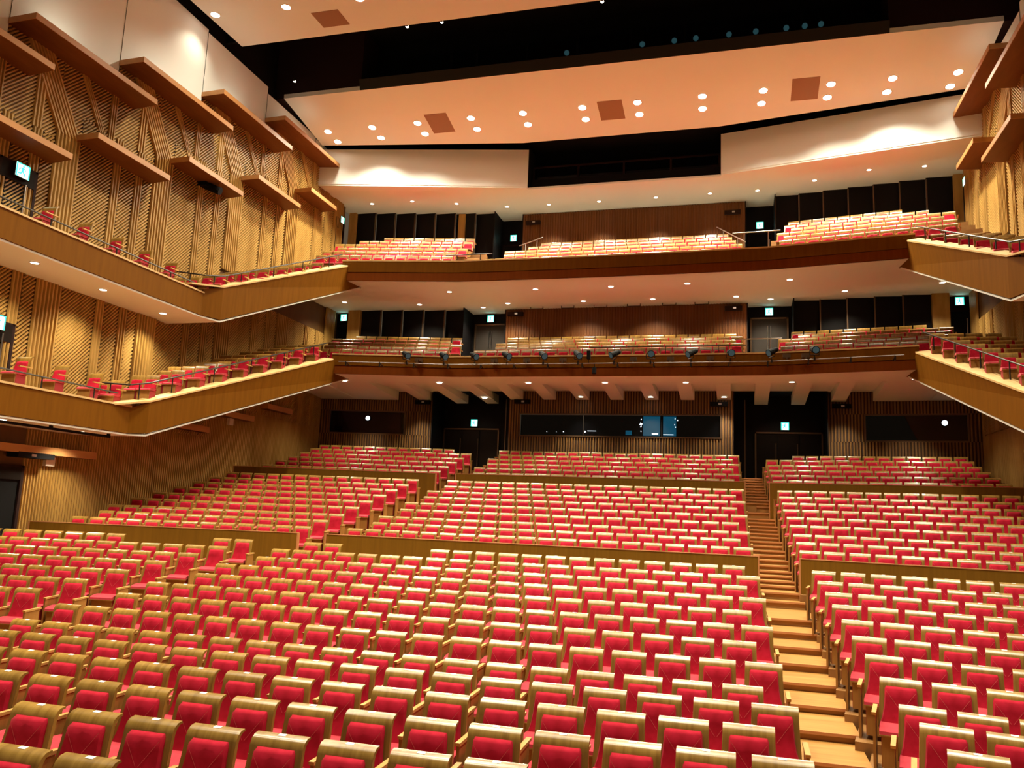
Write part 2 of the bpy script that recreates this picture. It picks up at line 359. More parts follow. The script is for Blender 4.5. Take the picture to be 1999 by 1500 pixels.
# what the booth glass shows: a reflection painted as glowing panels, and small lamps
# ---------------------------------------------------------------- side walls
def wall_x(y): return XW - max(0.0, (y - 20)) * .012
def W(s, y, z, inset=0.0): return (s * (wall_x(y) - inset), y, z)
def wallquad(mb, s, y0, y1, z00, z01, z10, z11, inset=0, t=.12, mi=0):
    mb.slab([W(s, y0, z00, inset), W(s, y1, z10, inset), W(s, y1, z11, inset), W(s, y0, z01, inset)], (s * t, 0, 0), mi)
def rib(mb, s, a, b, wid, dep, inset):
    """one raised rib from a=(y,z) to b=(y,z) on the side wall"""
    dy, dz = b[0] - a[0], b[1] - a[1]; L = math.hypot(dy, dz)
    if L < .03: return
    py, pz = -dz / L * wid / 2, dy / L * wid / 2
    P = lambda q, k, i: W(s, q[0] + py * k, q[1] + pz * k, i)
    mb.add([P(a, -1, inset), P(a, -.55, inset + dep), P(a, .55, inset + dep), P(a, 1, inset), P(b, -1, inset), P(b, -.55, inset + dep), P(b, .55, inset + dep), P(b, 1, inset)],
           ((0, 1, 5, 4), (1, 2, 6, 5), (2, 3, 7, 6)))
def diag(mb, s, y0, y1, z0, z1, step=.115, wid=.062, dep=.045, inset=.02):
    c = -(y1 - y0)
    while c < z1 - z0:
        ya = max(y0, y0 - c); yb = min(y1, y0 + (z1 - z0) - c)
        if yb - ya > .04: rib(mb, s, (ya, z0 + (ya - y0) + c), (yb, z0 + (yb - y0) + c), wid, dep, inset)
        c += step
def bundle(mb, s, ya, za, yb, zb, width, n, dep=.06, inset=.04):
    for i in range(n):
        o = (i + .5) * width / n
        rib(mb, s, (ya + o, za), (yb + o, zb), width / n * .72, dep, inset)
def shelf_z(k): return 11.95 + k      # k=0 is the shelf starting at y=15.07
for s in (-1, 1):
    side = 'left' if s < 0 else 'right'
    wl = empty('wall_' + side, (s * XW, 18, -2.7), 'structure')
    Y0 = 9.0 if s < 0 else 20.0
    # backing of the ribbed wood
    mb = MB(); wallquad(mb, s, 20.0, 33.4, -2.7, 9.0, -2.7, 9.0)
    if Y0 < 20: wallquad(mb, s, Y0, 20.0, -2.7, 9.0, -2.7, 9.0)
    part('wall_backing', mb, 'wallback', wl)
    for k in range(-2, 5):
        ys = 15.07 + 3.78 * k; ye = ys + 3.78
        if ye < Y0: continue
        if k == 4: ye = 33.4
        ys = max(ys, Y0); zz = shelf_z(k) if k < 4 else shelf_z(3)
        zz = shelf_z(min(k, 3))
        mb = MB()
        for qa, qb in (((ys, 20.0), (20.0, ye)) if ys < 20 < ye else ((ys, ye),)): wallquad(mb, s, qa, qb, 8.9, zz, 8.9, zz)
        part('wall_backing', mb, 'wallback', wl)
        # white plaster above, each bay a little proud at its stage end
        mb = MB(); i0, i1 = .07, .05; wt = (16.45, 16.45, 16.45, 16.42, 16.3, 16.02, 15.9)[k + 2]
        for qa, qb in (((ys, 20.0), (20.0, ye)) if ys < 20 < ye else ((ys, ye),)):
            ia, ib = [i0 + (i1 - i0) * (q - ys) / (ye - ys) for q in (qa, qb)]
            mb.slab([W(s, qa, zz, ia), W(s, qb, zz, ib), W(s, qb, wt, ib), W(s, qa, wt, ia)], (s * .1, 0, 0))
        mb.slab([W(s, ys, zz, i0), W(s, ys, wt, i0), W(s, ys, wt, -.05), W(s, ys, zz, -.05)], (0, .02, 0))
        part('plaster_panel', mb, 'plaster', wl)
    # ribbed relief: gallery levels
    for k in range(-3, 5):
        c = 16.94 + 3.82 * k
        if c + 3.82 < Y0: continue
        zb = 9.87 + 1.02 * k; zt = shelf_z(min(k, 3)) + (0 if k < 3 else 0)
        zt2 = shelf_z(min(k + 1, 3))
        for lo, hi in ((1.9, 5.75), (6.0, None)):
            if c > 28.4 and lo < 3: lo = 5.0; hi = 8.9
            elif c > 24 and lo < 3: lo = 3.4; hi = 7.6
            elif c > 20.5 and lo < 3: lo = 2.2; hi = 6.4
            if hi is None:
                lo2 = 6.0 if c < 20.5 else (6.8 if c < 24 else (8.3 if c < 28 else 9.6))
                h = zb
            else: lo2 = lo; h = hi
            if h - lo2 < .3: continue
            yend = min(33.3, c + 3.82)
            mb = MB(); bundle(mb, s, c, lo2, c, h, .85, 7, .07); part('rib_column', mb, 'wall', wl, stuff=True)
            for q in (2.14, 3.07):
                if c + q + .33 < yend: mb = MB(); bundle(mb, s, c + q, lo2, c + q, h if hi else zb + .8, .33, 3, .05); part('rib_column', mb, 'wall', wl, stuff=True)
            mb = MB()
            for a, b_ in ((.87, 2.12), (2.49, 3.05), (3.42, 3.80)):
                if c + b_ <= yend + .4: diag(mb, s, c + a, min(c + b_, yend), lo2, h if hi else zb + .8)
            if mb.v: part('wall_rib', mb, 'wall', wl, stuff=True)
        # upper, leaning part
        zt = min(shelf_z(min(k, 3)), 14.9)
        if zt > zb:
            hgt = zt - zb; sh = -.62 * hgt
            mb = MB(); bundle(mb, s, c, zb, c + sh, zb + hgt, .85, 7, .07); part('rib_column', mb, 'wall', wl, stuff=True)
            mb = MB(); bundle(mb, s, c + 1.48, zb + .6, c + 1.48 + -.62 * (hgt - .6), zb + hgt, .26, 3, .05); part('rib_column', mb, 'wall', wl, stuff=True)
            mb = MB(); bundle(mb, s, c + 1.78, zb + .6, c + 1.78, zb + hgt, .27, 3, .05); bundle(mb, s, c + 3.0, zb + .8, c + 3.0, min(shelf_z(min(k + 1, 3)), 14.9), .33, 3, .05)
            part('rib_column', mb, 'wall', wl, stuff=True)
            mb = MB(); diag(mb, s, c - 1.87, c, zb - .22, zt, inset=0); diag(mb, s, c, c + .87, zb, zt, inset=0); diag(mb, s, c + .87, c + 1.91, zb + .8, zt, inset=0)
            part('wall_rib', mb, 'wall', wl, stuff=True)
    # stalls level: fine upright ribs
    n = 0
    mb = MB(); y = Y0 + .2
    while y < 32.6:
        zt = 1.9 if y < 19 else 1.9 + (y - 19) * .36
        if not (s < 0 and 15.6 < y < 17.3): rib(mb, s, (y, -2.4 if y < 17 else -1.9 + max(0, (y - 17)) * .16), (y, min(zt, 5.2)), .062, .03, .0)
        y += .095
    part('wall_rib', mb, 'wall', wl, stuff=True)
# ---------------------------------------------------------------- acoustic shelves on the side walls
def plank(s, y0, y1, z, depth, t=.16, mit=.55):
    xw0 = wall_x(y0) - .02
    mb = MB()
    e = .018
    a = [(s * (xw0 + .1), y0), (s * (xw0 - depth + e), y0 - .05 + e), (s * (xw0 - depth + e), y1 - .02), (s * (xw0 + .1), y1 + .1)]
    mb.prism(a, z - t, z, 0)
    eb = MB().prism([(s * (xw0 - depth), y0 - .05), (s * (xw0 - depth + e), y0 - .05 + e), (s * (xw0 - depth + e), y1 - .02), (s * (xw0 - depth), y1 - .02)], z - t - .002, z + .002)
    eb.prism([(s * (xw0 + .1), y0 - e), (s * (xw0 - depth), y0 - .05 - e * .2), (s * (xw0 - depth + e), y0 - .05 + e), (s * (xw0 + .1), y0)], z - t - .002, z + .002)
    return mb, eb, (s * (xw0 - depth / 2), (y0 + y1) / 2, z - t)
def shelf(pk, lab, grp):
    t = empty('acoustic_shelf', pk[2], None, lab, 'shelf', grp)
    part('plank', pk[0], 'shelf', t); part('lit_edge', pk[1], 'shelfedge_lit', t)
MT['shelfedge_lit'] = wood('shelf_edge_lit', (.40, .19, .065), (.50, .25, .09), (3, 1, 3), .45)  # paler wood paints the side light falling on the shelf edges
SHORD = ['first', 'second', 'third', 'fourth', 'fifth']
for s in (-1, 1):
    sd = 'left' if s < 0 else 'right'
    for k in range(-1, 4):
        y0 = 15.07 + 3.78 * k; z = 12.05 + k
        if s > 0 and k < 2: continue
        if k == 3: z = 14.98
        lab = f'wooden shelf on {sd} wall, upper stair of shelves, {SHORD[k + 1]} from the stage' if s < 0 else f'wooden shelf on {sd} wall, upper stair of shelves, {["nearer the camera", "nearer the rear"][k - 2]}'
        shelf(plank(s, y0, y0 + 4.5, z, .95), lab, sd + ' wall upper shelves')
    for k in range(-1, 4):
        y0 = 17.61 + 3.80 * k; z = 10.05 + k
        if s > 0 and k < 2: continue
        lab = f'wooden shelf on {sd} wall, lower stair of shelves, {SHORD[k + 1]} from the stage' if s < 0 else f'wooden shelf on {sd} wall, lower stair of shelves, {["nearer the camera", "nearer the rear"][k - 2]}'
        shelf(plank(s, y0 if k < 3 else 28.88, (y0 if k < 3 else 28.88) + (3.0 if k < 3 else 2.2), z, .85), lab, sd + ' wall lower shelves')
for i, (y0, y1, z) in enumerate(((14.6, 19.4, 1.24), (22.0, 24.4, 2.53), (25.2, 26.96, 3.22), (27.8, 29.57, 3.83))):
    lab = ['long wooden shelf under left lower gallery near the dark doorway', 'short wooden shelf under left gallery, nearest of three towards the stage', 'short wooden shelf under left gallery above the small white plate', 'short wooden shelf under left gallery, nearest the rear wall'][i]
    shelf(plank(-1, y0, y1, z, .42, .2), lab, 'shelves under the left gallery')
# ---------------------------------------------------------------- balconies
def poly_extrude(mb, pts, off, z0, z1, mi=0):      # vertical sheet of thickness along a polyline (list of xy), off = thickness back
    for (a, b) in zip(pts[:-1], pts[1:]):
        d = Vector((b[0] - a[0], b[1] - a[1], 0)).normalized(); n = Vector((-d.y, d.x, 0)) * off
        mb.prism([a, b, (b[0] + n.x, b[1] + n.y), (a[0] + n.x, a[1] + n.y)], z0, z1, mi)
def balcony(name, label, bx, by, cx, cy, zt, zs, zb, wally):
    """front polyline (-cx,cy) (-bx,by) (bx,by) (cx,cy)"""
    b = empty(name, (0, by, zb), None, label, 'balcony')
    n_mid = 6
    arc = [(-cx, cy), (-bx, by)] + [(-bx + 2 * bx * i / n_mid, by + .10 * math.sin(PI * i / n_mid)) for i in range(1, n_mid)] + [(bx, by), (cx, cy)]
    segs = list(zip(arc[:-1], arc[1:]))
    for a, c in segs:      # veneer panels
        mb = MB(); a2 = (a[0] * .9995, a[1]); poly_extrude(mb, [a, c], .08, zs + .008, zt)
        part('fascia_panel', mb, 'fascia', b)
        mb = MB(); poly_extrude(mb, [(a[0], a[1] + .03), (c[0], c[1] + .03)], .08, zb, zs - .008); part('fascia_band', mb, 'fasciaband', b)
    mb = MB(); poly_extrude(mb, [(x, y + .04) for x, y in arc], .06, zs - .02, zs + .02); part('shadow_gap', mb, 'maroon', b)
    mb = MB(); poly_extrude(mb, [(x, y - .03) for x, y in arc], .26, zt, zt + .05); part('cap_rail', mb, 'cap', b)
    return b, arc
b2, arc2 = balcony('first_balcony', 'wood fronted first balcony carrying the row of stage lights', 5.72, 28.72, 10.25, 27.85, 5.75, 5.34, 5.02, 33.6)
b3, arc3 = balcony('second_balcony', 'upper wood fronted balcony below the ceiling, no stage lights', 5.72, 29.02, 10.35, 28.30, 9.60, 9.16, 8.83, 35.6)
# soffits
def soffit(b, arc, z, yback, xo, t=.25):
    pts = [(-xo, arc[0][1] + .3)] + [(x, y + .06) for x, y in arc] + [(xo, arc[0][1] + .3), (xo, yback), (-xo, yback)]
    return part('soffit', MB().prism(pts, z, z + t), 'ceil', b)
soffit(b3, arc3, 8.83, 35.7, 13.4)
soffit(b2, arc2, 5.10, 34.5, 13.4, .2)
# sloping soffit beams of the first balcony
mb = MB(); mb.slab([(-10.2, 28.0, 5.02), (-5.72, 28.86, 5.02), (5.72, 28.86, 5.02), (10.2, 28.0, 5.02), (12.9, 29.4, 4.97), (7.0, 30.25, 4.97), (-7.0, 30.25, 4.97), (-12.9, 29.4, 4.97)], (0, 0, .1))
part('soffit', mb, 'ceil', b2)
for k in range(-7, 8):
    x = 1.40 * k; ax = abs(x); hw = .26
    yf = 30.2 if ax < 7 else 30.2 - (ax - 7) * .17
    yb = YB - .04 if ax < 4.6 else (33.95 if ax < 8 else 33.2 - (ax - 8) * .14 - .05)
    zf = 4.98; ze = 4.735 if ax < 4.6 else 4.72
    lean = 0.0
    if ax > 9.5: hw = 1.0; x = math.copysign(10.6, x)
    mb = MB().hexa([(x - hw, yf, zf), (x + hw, yf, zf), (x + hw, yb, ze), (x - hw, yb, ze), (x - hw, yf, 5.11), (x + hw, yf, 5.11), (x + hw, yb, 5.11), (x - hw, yb, 5.11)])
    part('soffit_beam', mb, 'ceil', b2)
for s in (-1, 1):   # closed outer corners of the soffit
    mb = MB().hexa([(s * 11.5, 28.6, 4.98), (s * 13.4, 28.4, 4.98), (s * 13.4, 32.5, 4.72), (s * 11.5, 32.7, 4.72), (s * 11.5, 28.6, 5.11), (s * 13.4, 28.4, 5.11), (s * 13.4, 32.5, 5.11), (s * 11.5, 32.7, 5.11)])
    part('soffit_beam', mb, 'ceil', b2)
# ---------------------------------------------------------------- rear wall at balcony levels
def rear_level(y, z0, z1, xin, xrec, ydoor, panels, sidepost, door_out):
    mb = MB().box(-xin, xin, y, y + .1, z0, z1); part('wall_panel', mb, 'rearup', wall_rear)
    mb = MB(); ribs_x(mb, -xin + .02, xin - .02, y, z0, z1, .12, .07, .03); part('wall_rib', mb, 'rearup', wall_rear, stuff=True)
    for s in (-1, 1):
        a, c = (xin, xrec) if s > 0 else (-xrec, -xin)
        mb = MB().box(a, c, ydoor, ydoor + .08, z0, z1 + .4).box(a if s > 0 else c - .04, a + .04 if s > 0 else c, y - .02, ydoor, z0, z1 + .4).box(c - .04 if s > 0 else a, c if s > 0 else a + .04, y - .6, ydoor, z0, z1 + .4)
        part('recess_wall', mb, 'blackwood', wall_rear)
        n, xa, ya, xb, yb_ = panels
        for i in range(n):
            t0, t1 = i / n, (i + 1) / n
            p0 = (s * (xa + (xb - xa) * t0), ya + (yb_ - ya) * t0); p1 = (s * (xa + (xb - xa) * t1), ya + (yb_ - ya) * t1 + .16)
            z = z1 + .03
            mb = MB().slab([(p0[0], p0[1], z0), (p1[0], p1[1], z0), (p1[0], p1[1], z), (p0[0], p0[1], z)], (0, .06, 0)); part('acoustic_panel', mb, 'blackwood', wall_rear)
            mb = MB().box(p0[0] - .025, p0[0] + .025, p0[1] - .03, p0[1] + .02, z0, z - .05); part('edge_strip', mb, 'bronze', wall_rear)
        mb = MB().box(min(s * xb, s * sidepost), max(s * xb, s * sidepost), yb_ - .02, yb_ + .2, z0, z1 + .3); part('wall_panel', mb, 'wall', wall_rear)
        mb = MB().box(min(s * sidepost, s * 13.4), max(s * sidepost, s * 13.4), door_out, door_out + .1, z0, z1 + .4); part('recess_wall', mb, 'blackwood' if door_out < 34 else 'wall', wall_rear)
rear_level(33.6, 5.1, 8.86, 5.07, 6.86, 34.3, (5, 6.86, 33.45, 11.75, 32.95), 12.35, 33.5)
rear_level(35.65, 8.9, 13.95, 5.03, 6.28, 36.4, (7, 6.28, 35.3, 12.95, 34.15), 13.3, 34.6)
part('wall_panel', MB().box(-8.05, -7.72, 35.05, 35.15, 10.5, 13.95), 'wall', wall_rear)
def door(n, x0, x1, y, z0, z1, leaves=2, fmat='bronze', dmat='door'):
    d = empty('door_%d' % n, ((x0 + x1) / 2, y, z0), 'structure')
    mb = MB().box(x0, x0 + .07, y - .06, y, z0, z1).box(x1 - .07, x1, y - .06, y, z0, z1).box(x0, x1, y - .06, y, z1 - .07, z1); part('door_frame', mb, fmat, d)
    for k in range(leaves):
        a = x0 + .07 + (x1 - x0 - .14) * k / leaves; b = x0 + .07 + (x1 - x0 - .14) * (k + 1) / leaves
        lf = part('door_leaf', MB().box(a + .008, b - .008, y - .045, y - .01, z0, z1 - .075), dmat, d)
        hx = b - .06 if k == 0 else a + .06
        part('door_handle', MB().tube((hx, y - .08, z0 + .7), (hx, y - .08, z1 - .35), .016, 6), 'chrome', lf)
    return d
MT['doorgrey'] = plain('grey_brown_door', (.045, .036, .03), .5, spec=.2)
for i, s in enumerate((-1, 1)):
    door(3 + i, min(s * 5.2, s * 6.7), max(s * 5.2, s * 6.7), 34.28, 6.0, 8.36, 2, 'bronze', 'doorgrey')
    door(5 + i, min(s * 12.42, s * 13.15), max(s * 12.42, s * 13.15), 33.48, 6.0, 8.3, 1, 'maroon', 'black')
    door(7 + i, min(s * 5.15, s * 6.2), max(s * 5.15, s * 6.2), 36.38, 10.5, 12.75, 1, 'maroon', 'black')
# doors in the left wall of the galleries and stalls
def side_door(n, s, y0, y1, z0, z1, zl):
    d = empty('door_%d' % n, (s * wall_x(y0), (y0 + y1) / 2, z0), 'structure')
    x = wall_x(y0)
    X0, X1 = sorted((s * (x - .05), s * (x + .02)))
    part('door_leaf', MB().box(X0, X1, y0 + .05, y1 - .05, z0, zl), 'black', d)
    mb = MB(); a, b = sorted((s * (x - .10), s * (x + .02)))
    mb.box(a, b, y0 - .02, y0 + .06, z0, z1).box(a, b, y1 - .06, y1 + .02, z0, z1).box(a, b, y0, y1, z1 - .05, z1); part('door_frame', mb, 'maroon', d)
    part('transom_panel', MB().box(a + (.03 if s < 0 else 0), b - (0 if s < 0 else .03), y0 + .06, y1 - .06, zl, z1 - .05), 'door', d)
    part('door_handle', MB().tube((s * (x - .1), y0 + (y1 - y0) * .72, z0 + .6), (s * (x - .1), y0 + (y1 - y0) * .72, z0 + 1.6), .02, 6), 'chrome', d)
    return d
side_door(9, -1, 15.35, 16.5, 6.38, 8.45, 7.95)
side_door(10, -1, 15.3, 16.45, 2.4, 4.3, 3.8)
side_door(11, -1, 15.6, 17.3, -2.6, .72, .35)
side_door(12, -1, 32.5, 33.25, 10.0, 13.2, 12.7)
side_door(13, 1, 32.5, 33.25, 10.0, 13.2, 12.7)
# ---------------------------------------------------------------- white band, projection opening, upper ceiling
cl = empty('ceiling', (0, 25, 14), 'structure')
band0, band1 = (4.07, 32.6), (13.4, 30.68)
for s in (-1, 1):
    P0 = (s * band0[0], band0[1]); P1 = (s * band1[0], band1[1])
    mb = MB().slab([(P0[0], P0[1], 14.05), (P1[0], P1[1], 14.05), (P1[0], P1[1], 15.66), (P0[0], P0[1], 15.74)], (0, .12, 0)); part('plaster_band', mb, 'plaster', cl)
    a, c = sorted((s * 4.05, s * 4.13)); part('opening_side', MB().box(a, c, 32.62, 34.2, 14.05, 15.9), 'black', cl)
mb = MB().prism([(-13.4, 30.70), (-4.07, 32.62), (-4.07, 32.75), (4.07, 32.75), (4.07, 32.62), (13.4, 30.70), (13.4, 36.5), (-13.4, 36.5)], 13.98, 14.06); part('upper_soffit', mb, 'ceil', cl)
mb = MB().box(-13.4, 13.4, 34.2, 34.3, 14.06, 18.5).box(-13.4, 13.4, 31.3, 34.3, 16.6, 16.7); part('void_wall', mb, 'black', cl)
mb = MB().box(-4.07, 4.07, 33.1, 33.2, 14.06, 14.55); part('opening_sill', mb, 'black', cl)
win = empty('window_4', (0, 33.4, 14.5), 'structure')
for k in range(4):
    x0 = -4.0 + 2.0 * k
    part('pane', MB().box(x0 + .06, x0 + 1.94, 33.42, 33.44, 14.55, 15.2), 'glassdark', win)
mb = MB()
for k in range(5): mb.box(-4.05 + 2.0 * k, -3.97 + 2.0 * k, 33.38, 33.45, 14.5, 15.25)
mb.box(-4.05, 4.05, 33.38, 33.45, 15.2, 15.27).box(-4.05, 4.05, 33.38, 33.45, 14.5, 14.55); part('window_frame', mb, 'maroon', win)
# main ceiling panel (slopes down to the rear), rear edge bends
def zc(y): return 16.24 - .178 * (y - 27.26)
edge = [(-12.9, 30.42), (-4.0, 31.42), (4.0, 31.42), (12.9, 30.42)]
pts = [(12.98, 27.26), (-12.98, 27.26)] + edge
mb = MB().slab([(x, y, zc(y)) for x, y in pts], (0, 0, .18)); part('ceiling_panel', mb, 'ceil', cl)
mb = MB().slab([(-9.6, 27.24, 16.24), (9.6, 27.24, 16.24), (9.6, 27.1, 16.62), (-9.6, 27.1, 16.62)], (0, .1, 0)); part('slot_ledge', mb, 'olive', cl)
# front ceiling panel
mb = MB().slab([(-12.8, 24.0, 16.55), (12.8, 24.0, 16.55), (12.8, 10.0, 16.1), (-12.8, 10.0, 16.1)], (0, 0, .2)); part('ceiling_panel', mb, 'ceil', cl)
# dark lighting slot between the two panels
mb = MB().box(-9.6, 9.6, 28.6, 28.7, 16.3, 19.0).box(-14, 14, 22.0, 28.8, 18.9, 19.0); part('slot_wall', mb, 'black', cl)
for s in (-1, 1):
    a, c = sorted((s * 9.6, s * 14)); part('slot_wall', MB().box(a, c, 27.3, 28.7, 16.25, 19.0), 'maroon', cl)
    a, c = sorted((s * 13.0, s * 13.95)); part('slot_wall', MB().box(a + (0 if s < 0 else .42), c + (-.42 if s < 0 else 0) + .0, 9, 34, 15.6, 19.0), 'black', cl)
part('slot_wall', MB().box(-14, 14, 23.9, 24.0, 16.7, 19.0), 'black', cl)
part('slot_wall', MB().box(-14, 14, 31.8, 34.2, 16.2, 16.25), 'black', cl)
gal = empty('window_5', (0, 28.0, 16.5), 'structure')
for a, c in zip((-8.4, -6.23, -5.17, -3.11, -1.13, .87, 2.89, 4.92, 6.95), (-6.23, -5.17, -3.11, -1.13, .87, 2.89, 4.92, 6.95, 9.0)):
    part('pane', MB().box(a + .04, c - .04, 28.3, 28.32, 16.5, 18.0), 'glassdark', gal)
    part('mullion', MB().box(c - .04, c + .04, 28.26, 28.33, 16.4, 18.2), 'black', gal)
# ---------------------------------------------------------------- vents
for (xa, xb, ya, yb, lab) in ((-7.60, -6.65, 29.05, 30.26, 'square brown ceiling vent, left one of three between the downlights'), (-.52, .44, 29.27, 30.40, 'square brown ceiling vent, middle one of three'), (6.65, 7.60, 29.05, 30.26, 'square brown ceiling vent, right one of three between the downlights')):
    v = top('ceiling_vent', MB().slab([(xa, ya, zc(ya) - .012), (xb, ya, zc(ya) - .012), (xb, yb, zc(yb) - .012), (xa, yb, zc(yb) - .012)], (0, 0, .02)), 'vent', None, lab, 'vent', 'ceiling vents')
v = top('ceiling_vent', MB().slab([(-9.2, 22.6, 16.49), (-8.2, 22.6, 16.49), (-8.2, 23.5, 16.52), (-9.2, 23.5, 16.52)], (0, 0, .02)), 'vent', None, 'brown vent at the very top edge, in the front ceiling panel', 'vent')
# ---------------------------------------------------------------- downlights
def ringmesh(r, ro, n=14):
    mb = MB(); v = []; f = []
    for i in range(n):
        a = 2 * PI * i / n; c, s_ = math.cos(a), math.sin(a)
        v += [(ro * c, ro * s_, 0), (ro * c, ro * s_, -.012), (r * c, r * s_, -.012), (r * c, r * s_, 0.0)]
    for i in range(n):
        j = (i + 1) % n
        for k in range(3): f.append((4 * i + k, 4 * j + k, 4 * j + k + 1, 4 * i + k + 1))
    mb.add(v, f); return mb
DL = {}
def downlight(kind, loc, label, group, tilt=0.0):
    if kind not in DL:
        r, pw, ang, mat = {'big': (.15, K_CEIL, 140, 'lampglow'), 'bigend': (.15, K_CEIL * .17, 110, 'lampglow'), 'top': (.085, K_TOP, 92, 'lampglow_small'), 'soff': (.10, K_SOFF, 125, 'lampglow_small'), 'beam': (.10, K_SOFF * .9, 84, 'lampglow_small'), 'recess': (.09, K_SOFF * .2, 110, 'lampglow_small')}[kind]
        d = bpy.data.lights.new(kind + '_lamp', 'SPOT'); d.energy = pw; d.color = WARM; d.spot_size = math.radians(ang); d.spot_blend = .8; d.shadow_soft_size = r
        DL[kind] = (ringmesh(r, r + .035).mesh('trim_ring', 'ring'), MB().disc((0, 0, -.006), (0, 0, -1), r).mesh('lens', mat), d)
    rg, ln, d = DL[kind]
    t = empty('ceiling_downlight', loc, None, label, 'downlight', group)
    t.rotation_euler = (tilt, 0, 0)
    lpart('trim_ring', rg, t); lpart('lens', ln, t)
    o = bpy.data.objects.new('lamp', d); COL.objects.link(o); o.parent = t; o.location = (0, 0, -.05)
    return t
for i in range(12):
    x = (-12.17, -10.1, -8.06, -5.73, -3.54, -1.13, 1.02, 3.46, 5.65, 8.0, 10.05, 12.15)[i]
    for j, y in ((0, 29.52), (1, 30.24)):
        downlight('big' if 0 < i < 11 else 'bigend', (x * (1 if j == 0 else .992), y, zc(y) - .004), f'bright downlight in sloping main ceiling, {["front", "rear"][j]} lamp of {ORD[i + 1]} pair from left', 'main ceiling downlights', -.176)
for i, (x, y) in enumerate(((-11.67, 33.16), (-9.67, 33.18), (-7.73, 33.8), (-5.53, 34.55), (-3.57, 34.6), (-1.26, 34.6), (1.26, 34.55), (3.57, 34.5), (5.53, 34.5), (7.75, 33.8), (9.72, 33.1), (11.72, 33.1))):
    downlight('top', (x, y, 13.976), f'small downlight above the top balcony seats, {ORD[i + 1]} from the left', 'downlights over the top balcony')
for i, (x, y) in enumerate(((-6.6, 30.45), (-3.0, 30.5), (0, 30.5), (2.9, 30.45), (6.55, 30.4))):
    downlight('soff', (x, y, 8.826), f'downlight under top balcony, front row of soffit lamps, {ORD[i + 1]} from left', 'front lamps under the top balcony')
for i, (x, y) in enumerate(((-11.82, 31.5), (-8.62, 32.25), (-5.97, 33.05), (-4.7, 32.5), (-1.45, 32.5), (1.4, 32.5), (4.66, 32.5), (5.97, 33.05), (8.62, 32.2), (11.8, 31.45))):
    downlight('soff', (x, y, 8.826), f'downlight under top balcony, rear row of soffit lamps, {ORD[i + 1]} from left', 'rear lamps under the top balcony')
for i, (x, y) in enumerate(((-10.4, 29.3), (-6.6, 29.9), (-3.0, 29.95), (-.05, 29.95), (2.9, 29.95), (6.55, 29.9), (10.4, 29.4))):
    downlight('soff', (x, y, 5.0 - .035 + max(0, 29.0 - y) * 0), f'downlight under lower balcony, front row of soffit lamps, {ORD[i + 1]} from left', 'front lamps under the lower balcony')
for i, (x, y) in enumerate(((-10.6, 31.8), (-8.4, 32.4), (-5.6, 32.7), (-1.4, 32.3), (1.4, 32.3), (4.2, 32.3), (8.4, 32.4), (10.6, 31.8))):
    zf = 4.98 + (4.735 - 4.98) * (y - 30.2) / ((YB if abs(x) < 4.6 else 33.3) - 30.2)
    downlight('beam', (x, y, zf - .004), f'downlight on a soffit beam under the lower balcony, {ORD[i + 1]} from the left', 'beam lamps under the lower balcony')
downlight('recess', (-6.3, 33.2, 5.095), 'downlight recessed over the dark left stalls doorway', None); downlight('recess', (6.3, 33.2, 5.095), 'downlight recessed over the dark right stalls doorway', None)
for i, (x, y) in enumerate(((-12.1, 15.75), (-12.25, 18.22), (-12.4, 20.9))): downlight('soff', (x, y, 5.685), f'round lamp under the left upper side gallery, {ORD[i + 1]} from the stage', 'lamps under left upper gallery')
for i, (x, y) in enumerate(((-11.9, 15.27), (-12.2, 17.98))): downlight('soff', (x, y, 1.695), f'round lamp under the left lower side gallery, {["left", "right"][i]} one', 'lamps under left lower gallery')
for i, (x, y) in enumerate(((-12.51, 21.98), (-9.85, 22.1), (-7.2, 22.2))):
    downlight('bigend' if i == 0 else 'big', (x, y, 16.55 - .031 * (24.08 - y)), f'bright downlight in the front ceiling panel at top left, {ORD[i + 1]} from left', 'front ceiling panel downlights')
for i, (x, y) in enumerate(((-12.3, 26.84), (-6.5, 24.5), (-5.2, 24.5), (.44, 24.5))):
    t = empty('slot_lamp', (x, y, 16.85 if i else 16.7), None, ['tiny lamp in the dark ceiling slot, far left above the plaster wall', 'tiny lamp at the front ceiling edge, left of the close pair', 'tiny lamp at the front ceiling edge, right of the close pair', 'tiny lamp at the front ceiling edge, near the top centre'][i], 'lamp')
    lpart('bulb', MB().disc((0, 0, 0), (0, -.6, -1), .06, 10).tube((0, 0, 0), (0, .02, .12), .06, 8, 1).mesh('bulb', ['lampglow_small', 'darkmetal']), t)
# uplights standing on the shelves that wash the plaster above
for s in (-1, 1):
    for k in (0, 1, 2, 3):
        if s > 0 and k < 2: continue
        y0 = 15.07 + 3.78 * k; z = shelf_z(k)
        t = empty('shelf_uplight', (s * (wall_x(y0) - .55), y0 + 1.3, z + .1), None, f'small uplight hidden on {"left" if s < 0 else "right"} wall shelf, {SHORD[k + 1]} from the stage', 'uplight')
        lpart('housing', MB().box(-.1, .1, -.6, .9, 0, .06).mesh('housing', 'darkmetal'), t)
        lp = lamp('AREA', 'lamp', (s * (wall_x(y0) - .62), y0 + 1.5, z + .22), K_SHELF * (1.3, .35, 1.0, .25)[k], target=(s * (wall_x(y0) + .3), y0 + 1.6, z + 2.2), size=1.2, parent=t)
